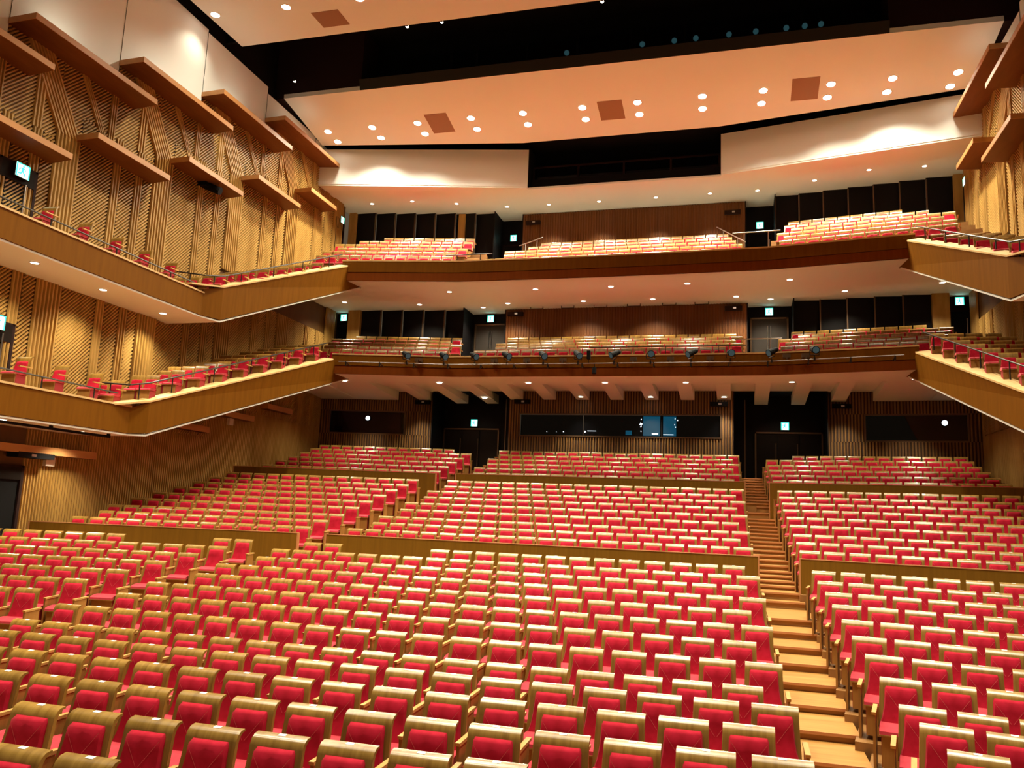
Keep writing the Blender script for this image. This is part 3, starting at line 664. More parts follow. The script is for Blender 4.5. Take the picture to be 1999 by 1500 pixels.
# ---------------------------------------------------------------- side galleries
def gallery(s, nm, label, z0, z1, yb, yj, zj0, zj1, tipt, tipb, ystart, chairs):
    g = empty(nm, (s * 11.45, yj, z0), None, label, 'balcony')
    sx = lambda x: s * x
    A, J0, J1 = (11.45, ystart), (11.45, yb), (11.2, yj)
    def panel(name, p, mat, t, mi=0): part(name, MB().slab(p, t), mat, g)
    # level part in separate veneer boards
    ys = [ystart + (yb - ystart) * i / 4 for i in range(5)]
    for a, b in zip(ys[:-1], ys[1:]): panel('fascia_panel', [(sx(11.45), a, z0 + .06), (sx(11.45), b, z0 + .06), (sx(11.45), b, z1), (sx(11.45), a, z1)], 'fascia', (s * .1, 0, 0))
    panel('fascia_panel', [(sx(11.45), yb, z0 + .06), (sx(11.2), yj, zj0 + .08), (sx(11.2), yj, zj1), (sx(11.45), yb, zj1 - .22)], 'fascia', (s * .1, .03, 0))
    # sloping part
    T, Bt = Vector((sx(tipt[0]), tipt[1], tipt[2])), Vector((sx(tipb[0]), tipb[1], tipb[2]))
    P0, P1 = Vector((sx(11.2), yj, zj0 + .08)), Vector((sx(11.2), yj, zj1))
    panel('fascia_panel', [P0, Bt + Vector((0, 0, .06)), T, P1], 'fascia', (s * .1, .02, 0))
    panel('end_panel', [T, Bt, Vector((sx(tipt[0] + .45), Bt.y - .15, Bt.z)), Vector((sx(tipt[0] + .45), T.y + .2, T.z))], 'fasciaband', (s * .02, .03, 0))
    # caps, tipped towards the hall
    def cap(a, b, wi, drop=.06, t=.05):
        o = Vector((s * wi, .0, drop)); panel('cap_rail', [a + Vector((-s * .02, 0, 0)), b + Vector((-s * .02, 0, 0)), b + o, a + o], 'cap', (0, 0, t))
    cap(Vector((sx(11.45), ystart, z1)), Vector((sx(11.45), yb + .05, z1)), .36)
    cap(Vector((sx(11.45), yb - .6, zj1 - .22)), P1, .55, .03); cap(P1, T, .36, .05)
    # soffit and body
    wx = 13.35
    panel('soffit', [(sx(11.47), ystart, z0), (sx(11.47), yb, z0), (sx(wx), yb, z0), (sx(wx), ystart, z0)], 'ceil', (0, 0, .05))
    panel('soffit', [Vector((sx(11.47), yb, z0)), Vector((sx(11.22), yj, zj0)), Vector((sx(wx), yj, zj0)), Vector((sx(wx), yb, z0))], 'ceil', (0, 0, .05))
    panel('soffit', [Vector((sx(11.22), yj, zj0)), Bt + Vector((s * .03, 0, 0)), Vector((sx(wx), Bt.y, Bt.z)), Vector((sx(wx), yj, zj0))], 'ceil', (0, 0, .05))
    part('gallery_floor', MB().box(min(sx(11.5), sx(wx)), max(sx(11.5), sx(wx)), ystart, yb + .4, z1 - .16, z1 - .06), 'terrace', g)
    n = chairs['n']
    for j in range(n):
        y = chairs['y'] + chairs['dy'] * j; zt = chairs['z'] + chairs['dz'] * j
        fx = 11.2 - (y - yj) * (11.2 - tipt[0]) / (tipt[1] - yj)
        fx = min(fx, 11.2)
        fi = max(fx + .34, 11.62 if y - .62 < yj else 0)
        part('gallery_step', MB().box(min(sx(fi), sx(wx)), max(sx(fi), sx(wx)), y - .62, y + chairs['dy'] - .60, max(zt - 1.2, z0 + .1), zt - .9), 'terrace', g)
    return g
GAL = []
for s in (-1, 1):
    sd = 'left' if s < 0 else 'right'
    gallery(s, 'upper_gallery', f'upper side gallery of brown veneer on the {sd} wall, sloping up to top balcony', 5.69, 6.45, 21.45, 22.1, 5.66, 6.80, (10.11, 28.26, 9.36), (10.03, 29.41, 8.80), 10.0 if s < 0 else 18.5, dict(n=8, y=21.65, dy=.92, z=7.06, dz=.355))
    gallery(s, 'lower_gallery', f'lower side gallery of brown veneer on the {sd} wall, sloping up to first balcony', 1.70, 2.48, 18.85, 19.3, 1.72, 2.68, (10.13, 27.7, 5.5), (10.07, 29.0, 4.97), 10.0 if s < 0 else 17.5, dict(n=10, y=18.94, dy=.93, z=3.25, dz=.31))
# gallery rails
def railing(pts, posts, label, r=.022, drop=.5, mat='darkmetal', group=None):
    pts = [Vector(p) for p in pts]
    t = empty('railing', (pts[0].x, pts[0].y, pts[0].z - drop), None, label, 'railing', group)
    mb = MB()
    for a, b in zip(pts[:-1], pts[1:]): mb.tube(a, b, r, 6)
    part('handrail', mb, mat, t)
    for a, b in zip(pts[:-1], pts[1:]):
        L = (b - a).length; n = max(1, int(L / posts))
        for i in range(n):
            p = a + (b - a) * ((i + .5) / n); part('rail_post', MB().tube(p, p - Vector((0, 0, drop)), r * .8, 6), mat, t)
    return t
for s in (-1, 1):
    sd = 'left' if s < 0 else 'right'
    y0 = 10.0 if s < 0 else 18.5
    railing([(s * 11.6, y0, 6.75), (s * 11.6, 21.2, 6.72)], 1.9, f'dark rail along level part of the upper {sd} gallery', drop=.32)
    railing([(s * 12.4, 21.3, 7.15), (s * 11.5, 21.5, 7.05), (s * 11.35, 22.3, 7.25), (s * 10.35, 28.2, 9.85)], 1.5, f'dark rail down the sloping part of the upper {sd} gallery', drop=.42)
    railing([(s * 11.6, y0, 2.86), (s * 11.6, 18.5, 2.82)], 1.7, f'dark rail along level part of the lower {sd} gallery', drop=.36)
    railing([(s * 12.6, 18.6, 3.15), (s * 11.5, 18.8, 3.10), (s * 11.35, 19.4, 3.25), (s * 10.35, 27.6, 6.15)], 1.5, f'dark rail down the sloping part of the lower {sd} gallery', drop=.45)
railing([(4.55, 29.6, 10.4), (6.2, 29.55, 10.42)], .8, 'short steel rail at right aisle of the top balcony', .02, .6, 'chrome')
railing([(3.9, 33.0, 11.9), (5.0, 30.0, 10.2)], 1.7, 'slanted steel handrail at right end of the top balcony centre', .02, .7, 'chrome')
railing([(-3.4, 33.0, 11.85), (-4.0, 31.5, 11.0)], .9, 'slanted steel handrail at left end of the top balcony centre', .02, .7, 'chrome')
railing([(-6.4, 29.3, 9.98), (-4.5, 29.35, 9.98)], .9, 'low dark rail at left aisle of the top balcony', .02, .4)
railing([(4.6, 29.1, 6.35), (6.2, 29.05, 6.35)], .8, 'short steel rail at right aisle of the first balcony', .02, .6, 'chrome')
railing([(-.5, 29.0, 6.12), (5.0, 29.0, 6.12)], 1.6, 'thin dark rail along right half of the first balcony front', .015, .35)
# ---------------------------------------------------------------- partitions
def partition(pts, zb, zt, label, group, ends=True):
    t = empty('partition', (sum(p[0] for p in pts) / len(pts), pts[0][1], zb), None, label, 'partition', group)
    mb = MB(); poly_extrude(mb, pts, .07, zb, zt); part('panel', mb, 'partition', t)
    mb = MB(); poly_extrude(mb, [(x, y - .008) for x, y in pts], .085, zt, zt + .018); part('top_trim', mb, 'parttrim', t)
    mb = MB(); poly_extrude(mb, [(x, y - .012) for x, y in pts], .02, zb, zb + .09); part('kick_board', mb, 'panelwood', t)
    for p, q in ((pts[0], pts[1]), (pts[-1], pts[-2])):
        d = (Vector(q) - Vector(p)).normalized() * .03
        a, b = sorted((p[0], p[0] + d.x)); part('end_post', MB().box(a, b, p[1] - .015, p[1] + .08, zb, zt + .01), 'parttrim', t)
    return t
partition([(-5.19, 18.84), (5.19, 18.84)], -1.80, -.70, 'wooden partition across the centre behind the front stalls block', 'lower partitions')
partition([(-4.96, 27.68), (4.96, 27.68)], .05, 1.32, 'wooden partition across the centre before the rearmost stalls block', 'upper partitions')
for s, nm in ((-1, 'left'), (1, 'right')):
    p = [wing(s, 6.01, 18.95, t, 0) for t in (0, 3.6, 7.25)]
    partition(p if s > 0 else p[::-1], -1.80, -.71, f'wooden partition behind the {nm} wing of the front stalls block', 'lower partitions')
    p = [wing(s, 5.68, 27.66, t, 0) for t in (0, 3.8, 7.5 if s < 0 else 7.3)]
    partition(p if s > 0 else p[::-1], .05, 1.31, f'wooden partition before the {nm} wing of the rearmost stalls block', 'upper partitions')
# ---------------------------------------------------------------- exit signs
def exit_sign(loc, rz, label, w_=.30, h=.30):
    t = empty('exit_sign', loc, None, label, 'exit sign', None, rz)
    lpart('sign_box', MB().box(-w_ / 2 - .015, w_ / 2 + .015, -.02, .08, -.015, h + .015).mesh('sign_box', 'darkmetal'), t)
    g = MB(); v = -.024
    g.box(-w_ / 2, w_ / 2, v, -.02, 0, h)
    lpart('lit_panel', g.mesh('lit_panel', 'exitwhite'), t)
    # green running figure leaving through a doorway
    g = MB(); y = v - .003
    def r(x0, x1, z0, z1): g.quad((x0 * w_, y, z0 * h), (x1 * w_, y, z0 * h), (x1 * w_, y, z1 * h), (x0 * w_, y, z1 * h))
    def bar(x0, z0, x1, z1, t_):
        d = Vector((x1 - x0, z1 - z0)).normalized(); n = Vector((-d.y, d.x)) * t_ / 2
        g.quad(((x0 + n.x) * w_, y, (z0 + n.y) * h), ((x1 + n.x) * w_, y, (z1 + n.y) * h), ((x1 - n.x) * w_, y, (z1 - n.y) * h), ((x0 - n.x) * w_, y, (z0 - n.y) * h))
    r(-.5, -.40, 0, 1); r(.40, .5, 0, 1); r(-.4, .4, .92, 1); r(-.4, -.3, .0, .08)
    g.disc((.02 * w_, y, .80 * h), (0, -1, 0), .075 * w_, 8)
    bar(.0, .72, -.06, .42, .17); bar(-.06, .45, .14, .28, .10); bar(.14, .30, .10, .08, .09); bar(-.06, .44, -.16, .24, .10); bar(-.16, .26, -.34, .22, .09)
    bar(.0, .70, .20, .56, .08); bar(-.02, .70, -.24, .60, .08); bar(-.24, .61, -.28, .46, .08)
    lpart('running_figure', g.mesh('running_figure', 'exitgreen'), t)
    return t
for s, nm in ((-1, 'left'), (1, 'right')):
    exit_sign((s * 6.52, 34.26, 3.75), 0, f'lit green exit sign over the {nm} stalls door below first balcony')
    exit_sign((s * 5.95, 34.18, 8.44), 0, f'lit green exit sign over the inner {nm} door of first balcony')
    exit_sign((s * 12.78, 33.36, 8.46), 0, f'lit green exit sign over the outer {nm} corner door of first balcony')
    exit_sign((s * 5.66, 36.3, 12.92), 0, f'lit green exit sign at {nm} aisle of the top balcony rear wall')
    exit_sign((s * 13.05, 33.0, 13.05), s * -PI / 2, f'lit green exit sign on {nm} side wall near top balcony')
exit_sign((-13.12, 15.95, 8.08), PI / 2, 'lit green exit sign over the upper left gallery door', .42, .36)
exit_sign((-13.12, 15.85, 4.05), PI / 2, 'lit green exit sign at left picture edge over the lower gallery door', .42, .36)
# ---------------------------------------------------------------- stage lights on the balcony rail
t = empty('lighting_rail', (0, 28.3, 5.3), None, 'long steel pipe rail for stage lights along the first balcony front', 'rail')
pl = [(-9.78, 27.5, 5.40), (-5.7, 28.32, 5.40), (0, 28.38, 5.40), (5.7, 28.32, 5.40), (9.75, 27.5, 5.41)]
mb = MB()
for a, b in zip(pl[:-1], pl[1:]): mb.tube(a, b, .022, 8)
part('pipe', mb, 'railsteel', t)
for i in range(16):
    x = -9.5 + 19 * i / 15; y = 27.5 + min(.85, (9.75 - abs(x)) * .2)
    part('bracket', MB().tube((x, y, 5.40), (x, y + .36, 5.30), .018, 6).box(x - .02, x + .02, y - .02, y + .03, 5.24, 5.42), 'darkmetal', t)
def stage_light(loc, aim, label, scale=1.0):
    t = empty('stage_light', loc, None, label, 'stage light', 'stage lights on the balcony rail')
    c = Vector((0, -.06, .32 * scale)); d = Vector(aim).normalized()
    lpart('clamp', MB().box(-.03, .03, -.04, .04, -.04, .07).mesh('clamp', 'darkmetal'), t)
    yk = MB(); sx = d.cross(Vector((0, 0, 1))).normalized() * .15
    yk.tube((0, 0, .05), tuple(c * .45), .014, 5); yk.tube(tuple(c * .45 - sx), tuple(c * .45 + sx), .014, 5); yk.tube(tuple(c * .45 - sx), tuple(c - sx), .014, 5); yk.tube(tuple(c * .45 + sx), tuple(c + sx), .014, 5)
    lpart('yoke', yk.mesh('yoke', 'darkmetal'), t)
    b = MB(); b.tube(c - d * .22, c + d * .13, .085, 12, 0, .115); b.tube(c - d * .29, c - d * .22, .05, 10, 0, .085); b.tube(c + d * .12, c + d * .15, .128, 12)
    bo = lpart('barrel', b.mesh('barrel', 'black'), t)
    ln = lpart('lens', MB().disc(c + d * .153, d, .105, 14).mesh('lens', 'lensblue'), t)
LX = (-7.24, -5.85, -4.67, -3.42, -2.06, -.78, .51, 1.79, 3.17, 4.49, 5.82, 7.15)
for i, x in enumerate(LX):
    y = 27.52 + min(.85, (9.75 - abs(x)) * .2)
    aim = (1.3 if i < 4 else (.8 if i < 6 else (.25 if i in (7, 9, 11) else -1.2)), -1, -.28 if i in (7, 9, 11) else -.75)
    stage_light((x, y, 5.40), aim, f'black stage light clamped to the balcony rail, {ORD[i + 1]} from the left')
for i, x in enumerate((-6.9, -4.0, -2.75, -1.4, 1.15, 2.45, 3.8, 6.3, 6.9)):
    y = 28.60 if abs(x) < 5.7 else 28.4
    top('socket_box', MB().box(x - .12, x + .12, y - .02 - (abs(x) > 5.7) * .12, y + .10 - (abs(x) > 5.7) * .0, 5.52, 5.66).box(x - .03, x + .03, y - .06 - (abs(x) > 5.7) * .12, y, 5.46, 5.6), 'bronze', None, f'small socket box on the balcony front behind the rail, {ORD[i + 1]} from left', 'socket box', 'socket boxes on balcony front')
o = top('hanging_unit', MB().tube((-.18, 28.35, 5.38), (-.18, 28.35, 5.22), .012, 6).tube((-.18, 28.30, 5.02), (-.18, 28.34, 5.24), .075, 10), 'black', None, 'small black unit hanging under the balcony rail left of centre', 'hanging unit')
o = top('hanging_unit', MB().tube((-.4, 28.36, 5.40), (-.4, 28.36, 5.58), .012, 6).box(-.46, -.34, 28.28, 28.44, 5.56, 5.86), 'black', None, 'small black box standing on the balcony rail left of centre', 'hanging unit')
# spotlights inside the ceiling slot
for i, x in enumerate((-1.42, 1.39, 2.54, 3.30, 4.45, 5.36, 6.38, 6.99, 7.52)):
    t = empty('slot_spotlight', (x, 27.7, 17.12 - .25), None, f'dim blue spotlight lens inside the dark ceiling slot, {ORD[i + 1]} from the left', 'spotlight', 'spotlights in the ceiling slot')
    c = Vector((0, 0, .25)); d = Vector((.25, -1, -.65)).normalized()
    lpart('barrel', MB().tube(c, c + d * -.35, .12, 10).mesh('barrel', 'black'), t); lpart('lens', MB().disc(c + d * .01, d, .10, 12).mesh('lens', 'slotlens'), t)
    lpart('stand', MB().tube((0, .1, -.5), (0, .1, .2), .02, 6).mesh('stand', 'black'), t)
# ---------------------------------------------------------------- glowing panels painting a reflection on the booth glass, and small lamps
t = empty('booth_reflection', (2.0, 32.90, 3.27), None, 'bright blue painted reflection in the control booth window at right of centre', 'reflection')
part('painted_reflection', MB().box(1.05, 1.72, 32.90, 32.93, 3.30, 4.08), 'painted_reflection', t); part('painted_reflection', MB().box(1.84, 2.35, 32.90, 32.93, 3.30, 4.08), 'painted_reflection', t); part('painted_reflection', MB().box(.35, .6, 32.90, 32.93, 3.32, 3.50), 'painted_reflection', t)
mb = MB()
for k in range(14):
    x = random.choice((.95, 1.0, 2.3, 2.38, 2.42)) + random.uniform(-.03, .03); z = random.uniform(3.4, 4.05); mb.box(x - .012, x + .012, 32.885, 32.895, z - .02, z + .02)
mb.box(1.4, 1.65, 32.885, 32.895, 3.36, 3.40).box(1.85, 2.25, 32.885, 32.895, 3.34, 3.36)
part('light_point', mb, 'spark', t, stuff=True)
t = empty('booth_lamp', (-1.5, 32.9, 3.3), None, 'row of tiny white lamps low in the control booth window', 'lamp')
for x, r in ((-2.9, .012), (-2.5, .010), (-2.2, .02), (-1.3, .035)):
    part('bulb', MB().disc((x, 32.88, 3.40 + r), (0, -1, 0), r, 8), 'spark', t)
part('light_streak', MB().box(-1.2, -.85, 32.885, 32.895, 3.46, 3.475), 'spark', t)
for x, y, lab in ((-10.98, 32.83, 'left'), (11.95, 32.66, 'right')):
    t = empty('pane_glint', (x, y, 3.85), None, f'small round glint painted on the dark {lab} side window of the stalls rear wall', 'lamp')
    part('bulb', MB().disc((x, y, 3.90), (-.1 * (1 if x > 0 else -1), -1, 0), .10, 12).disc((x, y + .015, 3.90), (0, 1, 0), .12, 12, 1), ['spark', 'darkmetal'], t)  # glowing disc on the opaque pane paints the bright spot in the glass
# ---------------------------------------------------------------- odds and ends on the walls
top('wall_plate', MB().box(-13.3, -13.16, 17.95, 18.25, .76, 1.0), 'white', None, 'small white plate on left stalls wall right of the black speaker', 'plate')
top('wall_plate', MB().box(-13.25, -13.1, 25.85, 26.1, 2.78, 3.04), 'white', None, 'small white plate high on left stalls wall under the gallery', 'plate')
top('wall_plate', MB().box(-13.2, -13.05, 21.95, 22.25, 11.02, 11.3), 'white', None, 'small white plate below a left wall shelf beside a black lamp', 'plate')
top('wall_lamp', MB().tube((-13.0, 23.1, 10.8), (-12.5, 23.2, 10.6), .14, 10).box(-13.25, -12.9, 22.9, 23.3, 10.75, 10.95), 'black', None, 'black spotlight fixed to left wall under the third lower shelf', 'wall lamp')
t = empty('speaker', (-13.0, 17.2, .85), None, 'flat black speaker on left stalls wall beside the dark doorway', 'speaker')
part('cabinet', MB().box(-13.24, -12.85, 16.75, 17.9, .92, 1.06), 'black', t); part('badge', MB().box(-12.86, -12.84, 17.15, 17.3, .96, 1.02), 'chrome', t)
for x, z, y, lab in ((-3.95, 4.55, YB, 'black speaker on rear stalls wall left of control booth'), (4.0, 4.48, YB, 'black speaker on rear stalls wall right of control booth'), (-8.5, 4.55, 33.1, 'black speaker on rear stalls wall left of the left door'), (8.5, 4.45, 33.1, 'black speaker on rear stalls wall right of the right door'), (-4.6, 8.5, 33.55, 'dark speaker at left end of the first balcony wood wall'), (4.55, 8.5, 33.55, 'dark speaker at right end of the first balcony wood wall'), (-4.5, 13.4, 35.6, 'dark speaker at left end of top balcony wood wall'), (4.5, 13.35, 35.6, 'dark speaker at right end of top balcony wood wall')):
    t = empty('speaker', (x, y - .12, z), None, lab, 'speaker')
    part('cabinet', MB().box(x - .34, x + .34, y - .20, y - .045, z, z + .17), 'black' if z < 5 else 'maroon', t); part('badge', MB().box(x - .02, x + .10, y - .212, y - .20, z + .05, z + .12), 'chrome', t)
for i, x in enumerate((-3.6, -2.25, -.85, .55, 2.0, 3.3)):
    mb = MB().tube((x - .27, 33.2, 8.83), (x - .27, 33.2, 8.73), .015, 5).tube((x + .27, 33.2, 8.83), (x + .27, 33.2, 8.73), .015, 5).tube((x - .27, 33.2, 8.73), (x + .27, 33.2, 8.73), .015, 5)
    top('ceiling_bracket', mb, 'darkmetal', None, f'thin dark bracket under top balcony soffit at the wood wall, {ORD[i + 1]} from left', 'bracket', 'soffit brackets')
t = empty('hanging_batten', (-11.7, 15, 1.55), None, 'black pipe hanging under the left lower gallery at picture edge', 'pipe')
part('pipe', MB().tube((-11.7, 11.0, 1.64), (-11.7, 18.5, 1.62), .035, 8), 'black', t)
for y in (13.6, 16.5, 18.45): part('hanger', MB().box(-11.73, -11.67, y - .04, y + .04, 1.60, 1.82), 'black', t)
# ================================================================== SEATS
SW = .2125
def seat_parts():
    P = {}
    prof = [(-.185, .40), (-.15, .52), (-.118, .66), (-.094, .77), (-.083, .83), (-.064, .868), (-.032, .892), (.018, .90)]
    wid = [.232, .226, .218, SW, SW, SW, SW, SW]
    back = [(y + .030, z - .012) for y, z in prof]; back[-1] = (.026, .884)
    b0 = [(.02, .30)] ; 
    full = prof + back[::-1]; ww = wid + wid[::-1]
    P['back_shell'] = MB().sweep(full, [-a for a in ww], ww).mesh('back_shell', 'seatwood')
    # padded back: pulled in along two diagonal seams
    def s_at(z):
        for (y0, z0), (y1, z1) in zip(prof[:-1], prof[1:]):
            if z0 <= z <= z1: return y0 + (y1 - y0) * (z - z0) / (z1 - z0)
        return prof[0][0]
    mb = MB(); t = .045
    zl = [.405, .46, .54, .62, .71, .80, .825]; hw = [.228, .208, .186, .174, .166, .162, .152]
    rows = []
    for i, (z, h) in enumerate(zip(zl, hw)):
        y = s_at(z) - (t if i < 6 else t * .35)
        k = abs(z - .60) / .2
        pull = .016 * max(0, 1 - k)
        rows.append([(-h, s_at(z) + .004, z), (-h + .012, y + .006, z), (-h * .5, y - .004 + pull * .4, z), (0, y - .006 + pull, z), (h * .5, y - .004 + pull * .4, z), (h - .012, y + .006, z), (h, s_at(z) + .004, z)])
    vs = [p for r in rows for p in r]; fs = []
    for i in range(len(rows) - 1):
        for j in range(6): fs.append((7 * i + j, 7 * i + j + 1, 7 * i + j + 8, 7 * i + j + 7))
    n = len(rows) - 1
    fs += [tuple(7 * n + j for j in range(7))]
    mb.add(vs, fs)
    P['back_cushion'] = mb.mesh('back_cushion', 'velvet')
    mb = MB(); rows = []
    for z, h in zip((.405, .46, .54, .62, .69, .735, .755), hw):
        y = s_at(z) - (t if z < .74 else t * .35); pull = .016 * max(0, 1 - abs(z - .58) / .2)
        rows.append([(-h, s_at(z) + .004, z), (-h + .012, y + .006, z), (-h * .5, y - .004 + pull * .4, z), (0, y - .006 + pull, z), (h * .5, y - .004 + pull * .4, z), (h - .012, y + .006, z), (h, s_at(z) + .004, z)])
    mb.add([p for r in rows for p in r], fs); P['back_pad'] = mb.mesh('back_pad', 'velvet')
    # stitched seam lines from the upper corners to the middle
    mb = MB()
    for sx in (-1, 1):
        a = (sx * .148, s_at(.785) - t - .003, .785); b = (sx * .01, s_at(.595) - t + .005, .60)
        mb.quad((a[0] - .0025, a[1] - .001, a[2]), (a[0] + .0025, a[1] - .001, a[2]), (b[0] + .0025, b[1] - .004, b[2]), (b[0] - .0025, b[1] - .004, b[2]))
    P['seam'] = mb.mesh('seam', 'seamred')
    c = [(-.175, .462), (-.30, .470), (-.45, .452), (-.505, .425), (-.512, .392), (-.175, .392)]
    cw = [.21] * 6
    P['seat_cushion'] = MB().sweep(c, [-a for a in cw], cw).mesh('seat_cushion', 'pan')
    P['seat_base'] = MB().box(-.195, .195, -.455, -.16, .05, .392).mesh('seat_base', 'redside')
    P['front_panel'] = MB().box(-.19, .19, -.475, -.456, .05, .378).box(-.212, .212, -.518, -.456, .378, .391).mesh('front_panel', 'panelwood')
    P['armrest'] = MB().hexa([(.238, -.46, .570), (.284, -.46, .570), (.284, -.06, .585), (.238, -.06, .585), (.238, -.47, .600), (.284, -.47, .600), (.284, -.06, .612), (.238, -.06, .612)]).mesh('armrest', 'armwood')
    P['arm_panel'] = MB().box(.247, .275, -.455, -.10, 0.0, .575).mesh('arm_panel', 'panelwood')
    P['number_plate'] = MB().add([(-.030, -.026, .8955), (.030, -.026, .8955), (.030, .010, .9015), (-.030, .010, .9015), (-.030, -.024, .888), (.030, -.024, .888), (.030, .010, .894), (-.030, .010, .894)],
                                 ((0, 1, 2, 3), (0, 4, 5, 1), (1, 5, 6, 2), (3, 2, 6, 7), (0, 3, 7, 4))).mesh('number_plate', 'white')
    for k in ('back_shell', 'back_cushion', 'back_pad', 'seat_cushion'):
        P[k].shade_smooth(); P[k].set_sharp_from_angle(angle=math.radians(48))
    return P
MT['seamred'] = plain('seam_thread', (.62, .08, .09), .7)
SP = seat_parts()
ROWS = []   # every seat as (block, row label, seat number text, x, y, zfloor, rot, flags)
SEATS = []
def add_seat(kind, x, y, zf, rz, info): SEATS.append(dict(kind=kind, x=x, y=y, z=zf, rz=rz, info=info))
def centre_rows(rows, kind, blk):
    for ri, (nm, y, z, a, n) in enumerate(rows):
        p = (2 * a + .095) / n
        for i in range(n):
            if blk == 'front' and nm == 'A' and 2 <= i <= 5: continue
            x = -a - .0475 + p * (i + .5)
            add_seat(kind, x, y, z - SH, 0, (blk + ' centre', ri, n - 1 - i, 'right', p, i == 0))
def wing_rows(rows, wrows, kind, blk, n_def=None):
    for ri, (r, wr) in enumerate(zip(rows, wrows)):
        if len(wr) == 4: yi, xi, xo, n = wr; p = ((xo - xi) / CT + .095) / n
        else: (yi, xi), n, p = wr, n_def, .52
        for s in (-1, 1):
            for i in range(n):
                if blk == 'front' and ri == 0 and s < 0 and 2 <= i <= 5: continue
                x, y = wing(s, xi, yi, -.0475 + p * (i + .5), 0)
                if abs(x) > 13.0: continue
                add_seat(kind, x, y, r[2] - SH, -s * TH, (blk + (' left' if s < 0 else ' right') + ' wing', ri, i, 'aisle', p, i == 0 and s > 0 or False))
centre_rows(CEN, 'stalls', 'front'); wing_rows(CEN, WFR, 'stalls', 'front', 13)
centre_rows(MID, 'stalls', 'middle'); wing_rows(MID, WMID, 'stalls', 'middle')
centre_rows(REAR, 'stalls', 'rear'); wing_rows(REAR, WREAR, 'stalls', 'rear')
# balcony blocks
B2 = [(29.45 + .84 * k, 6.17 + .305 * k) for k in range(5)]
B3 = [(30.0 + .9 * k, 9.98 + .454 * k) for k in range(5)]
for lvl, tab, hw in (('first', B2, 4.72), ('second', B3, 4.72)):
    for k, (y, z) in enumerate(tab):
        p = .47; L = -hw if k > 0 else -hw - .35; n = int((hw - L) / p); n -= 0
        if lvl == 'second' and k > 2: L = -hw + (k - 2) * .55; n = int((hw - .25 - L) / p)
        for i in range(n):
            add_seat('balcony', L + p * (i + .5) + (.235 if k % 2 else 0), y, z - SH, 0, (lvl + ' balcony centre', k, n - 1 - i, 'right', p, False))
    for k in range(6 if lvl == 'second' else 5):
        y = (29.42 + .84 * k) if lvl == 'first' else (29.55 + .86 * k)
        z = (6.14 + .31 * k) if lvl == 'first' else (10.02 + .44 * k)
        xin = 6.15 if k < 3 else (6.7 if lvl == 'first' else 6.5); 
        n = (13, 13, 12, 11, 10)[k] if lvl == 'first' else (12, 12, 12, 12, 11, 9)[k]
        for s in (-1, 1):
            for i in range(n):
                x, yy = wing(s, xin, y - (xin - 6.1) * STH, .47 * (i + .5) + (.2 if k % 2 else 0), 0, .17)
                if abs(x) > 13.0: continue
                add_seat('balcony', x, yy, z - SH, -s * .17, (lvl + ' balcony ' + ('left' if s < 0 else 'right') + ' wing', k, i, 'aisle', .47, False))
# balcony floors under the seat rows
for b, tab, lo in ((b2, B2, 5.2), (b3, B3, 9.0)):
    for k, (y, z) in enumerate(tab):
        part('seating_terrace', MB().box(-6.1, 6.1, max(y - .6, (28.9 if b is b2 else 29.2)), y + .3, lo, max(lo + .02, z - SH)), 'terrace', b)
for b, n in ((b2, 5), (b3, 6)):
    for k in range(n):
        y = (29.42 + .84 * k) if b is b2 else (29.55 + .86 * k); z = (6.14 + .31 * k) if b is b2 else (10.02 + .44 * k)
        for s in (-1, 1):
            lo = 5.25 if b is b2 else 9.0; mb = MB(); wbox(mb, s, 6.1, y, .0, 7.0, -.5 if k else .15, .36, min(max(z - SH - .35, lo), z - SH - .03) if k else lo, max(z - SH, lo + .03), 0, .17); part('seating_terrace', mb, 'terrace', b)
# which seats the picture shows, largest first
vis = []
for q in SEATS:
    pr_ = project(q['x'], q['y'] - .2, q['z'] + .65)
    if pr_ is None or pr_[0] < -75 or pr_[0] > 2075 or pr_[1] > 1590 or pr_[1] < 0: continue
    q['d'] = pr_[2]; vis.append(q)
vis.sort(key=lambda q: q['d'])
stalls = [q for q in vis if q['kind'] == 'stalls']; balc = [q for q in vis if q['kind'] == 'balcony']
PITS = {}
WORDBLK = {'front centre': 'centre front block', 'front left wing': 'left front block', 'front right wing': 'right front block', 'middle centre': 'centre middle block', 'middle left wing': 'left middle block', 'middle right wing': 'right middle block'}
ARM = {}
def place(q, parts, name, label, group, cat='seat'):
    e = empty(name, (q['x'], q['y'], q['z']), None, label, cat, group, q['rz'])
    for pn in parts: lpart(pn, SP[pn], e)
    return e
FULL = ['back_shell', 'back_cushion', 'seat_cushion', 'seat_base', 'front_panel', 'armrest', 'arm_panel', 'number_plate']
for q in stalls[:300]:
    blk, ri, i, side, p, first = q['info']
    where = f'{ORD[i + 1]} from {"right aisle" if side == "right" else "the stairs"}'
    lab = f'red wooden-backed seat, {WORDBLK.get(blk, blk)}, {ORD[ri + 1]} row below partition, {where}' if blk.startswith('front') else f'red wooden-backed seat, {WORDBLK.get(blk, blk)}, {ORD[ri + 1]} row above partition, {where}'
    e = place(q, FULL, 'auditorium_seat', lab, 'red seats of the stalls')
    for o in list(e.children):
        if o.name.startswith('back_cushion'):
            sm = lpart('seam', SP['seam'], o); break
    if first or (i == 0 and 'right wing' in blk):      # end arm towards the aisle
        for pn in ('armrest', 'arm_panel'): lpart(pn, SP[pn], e, (-(.522), 0, 0))
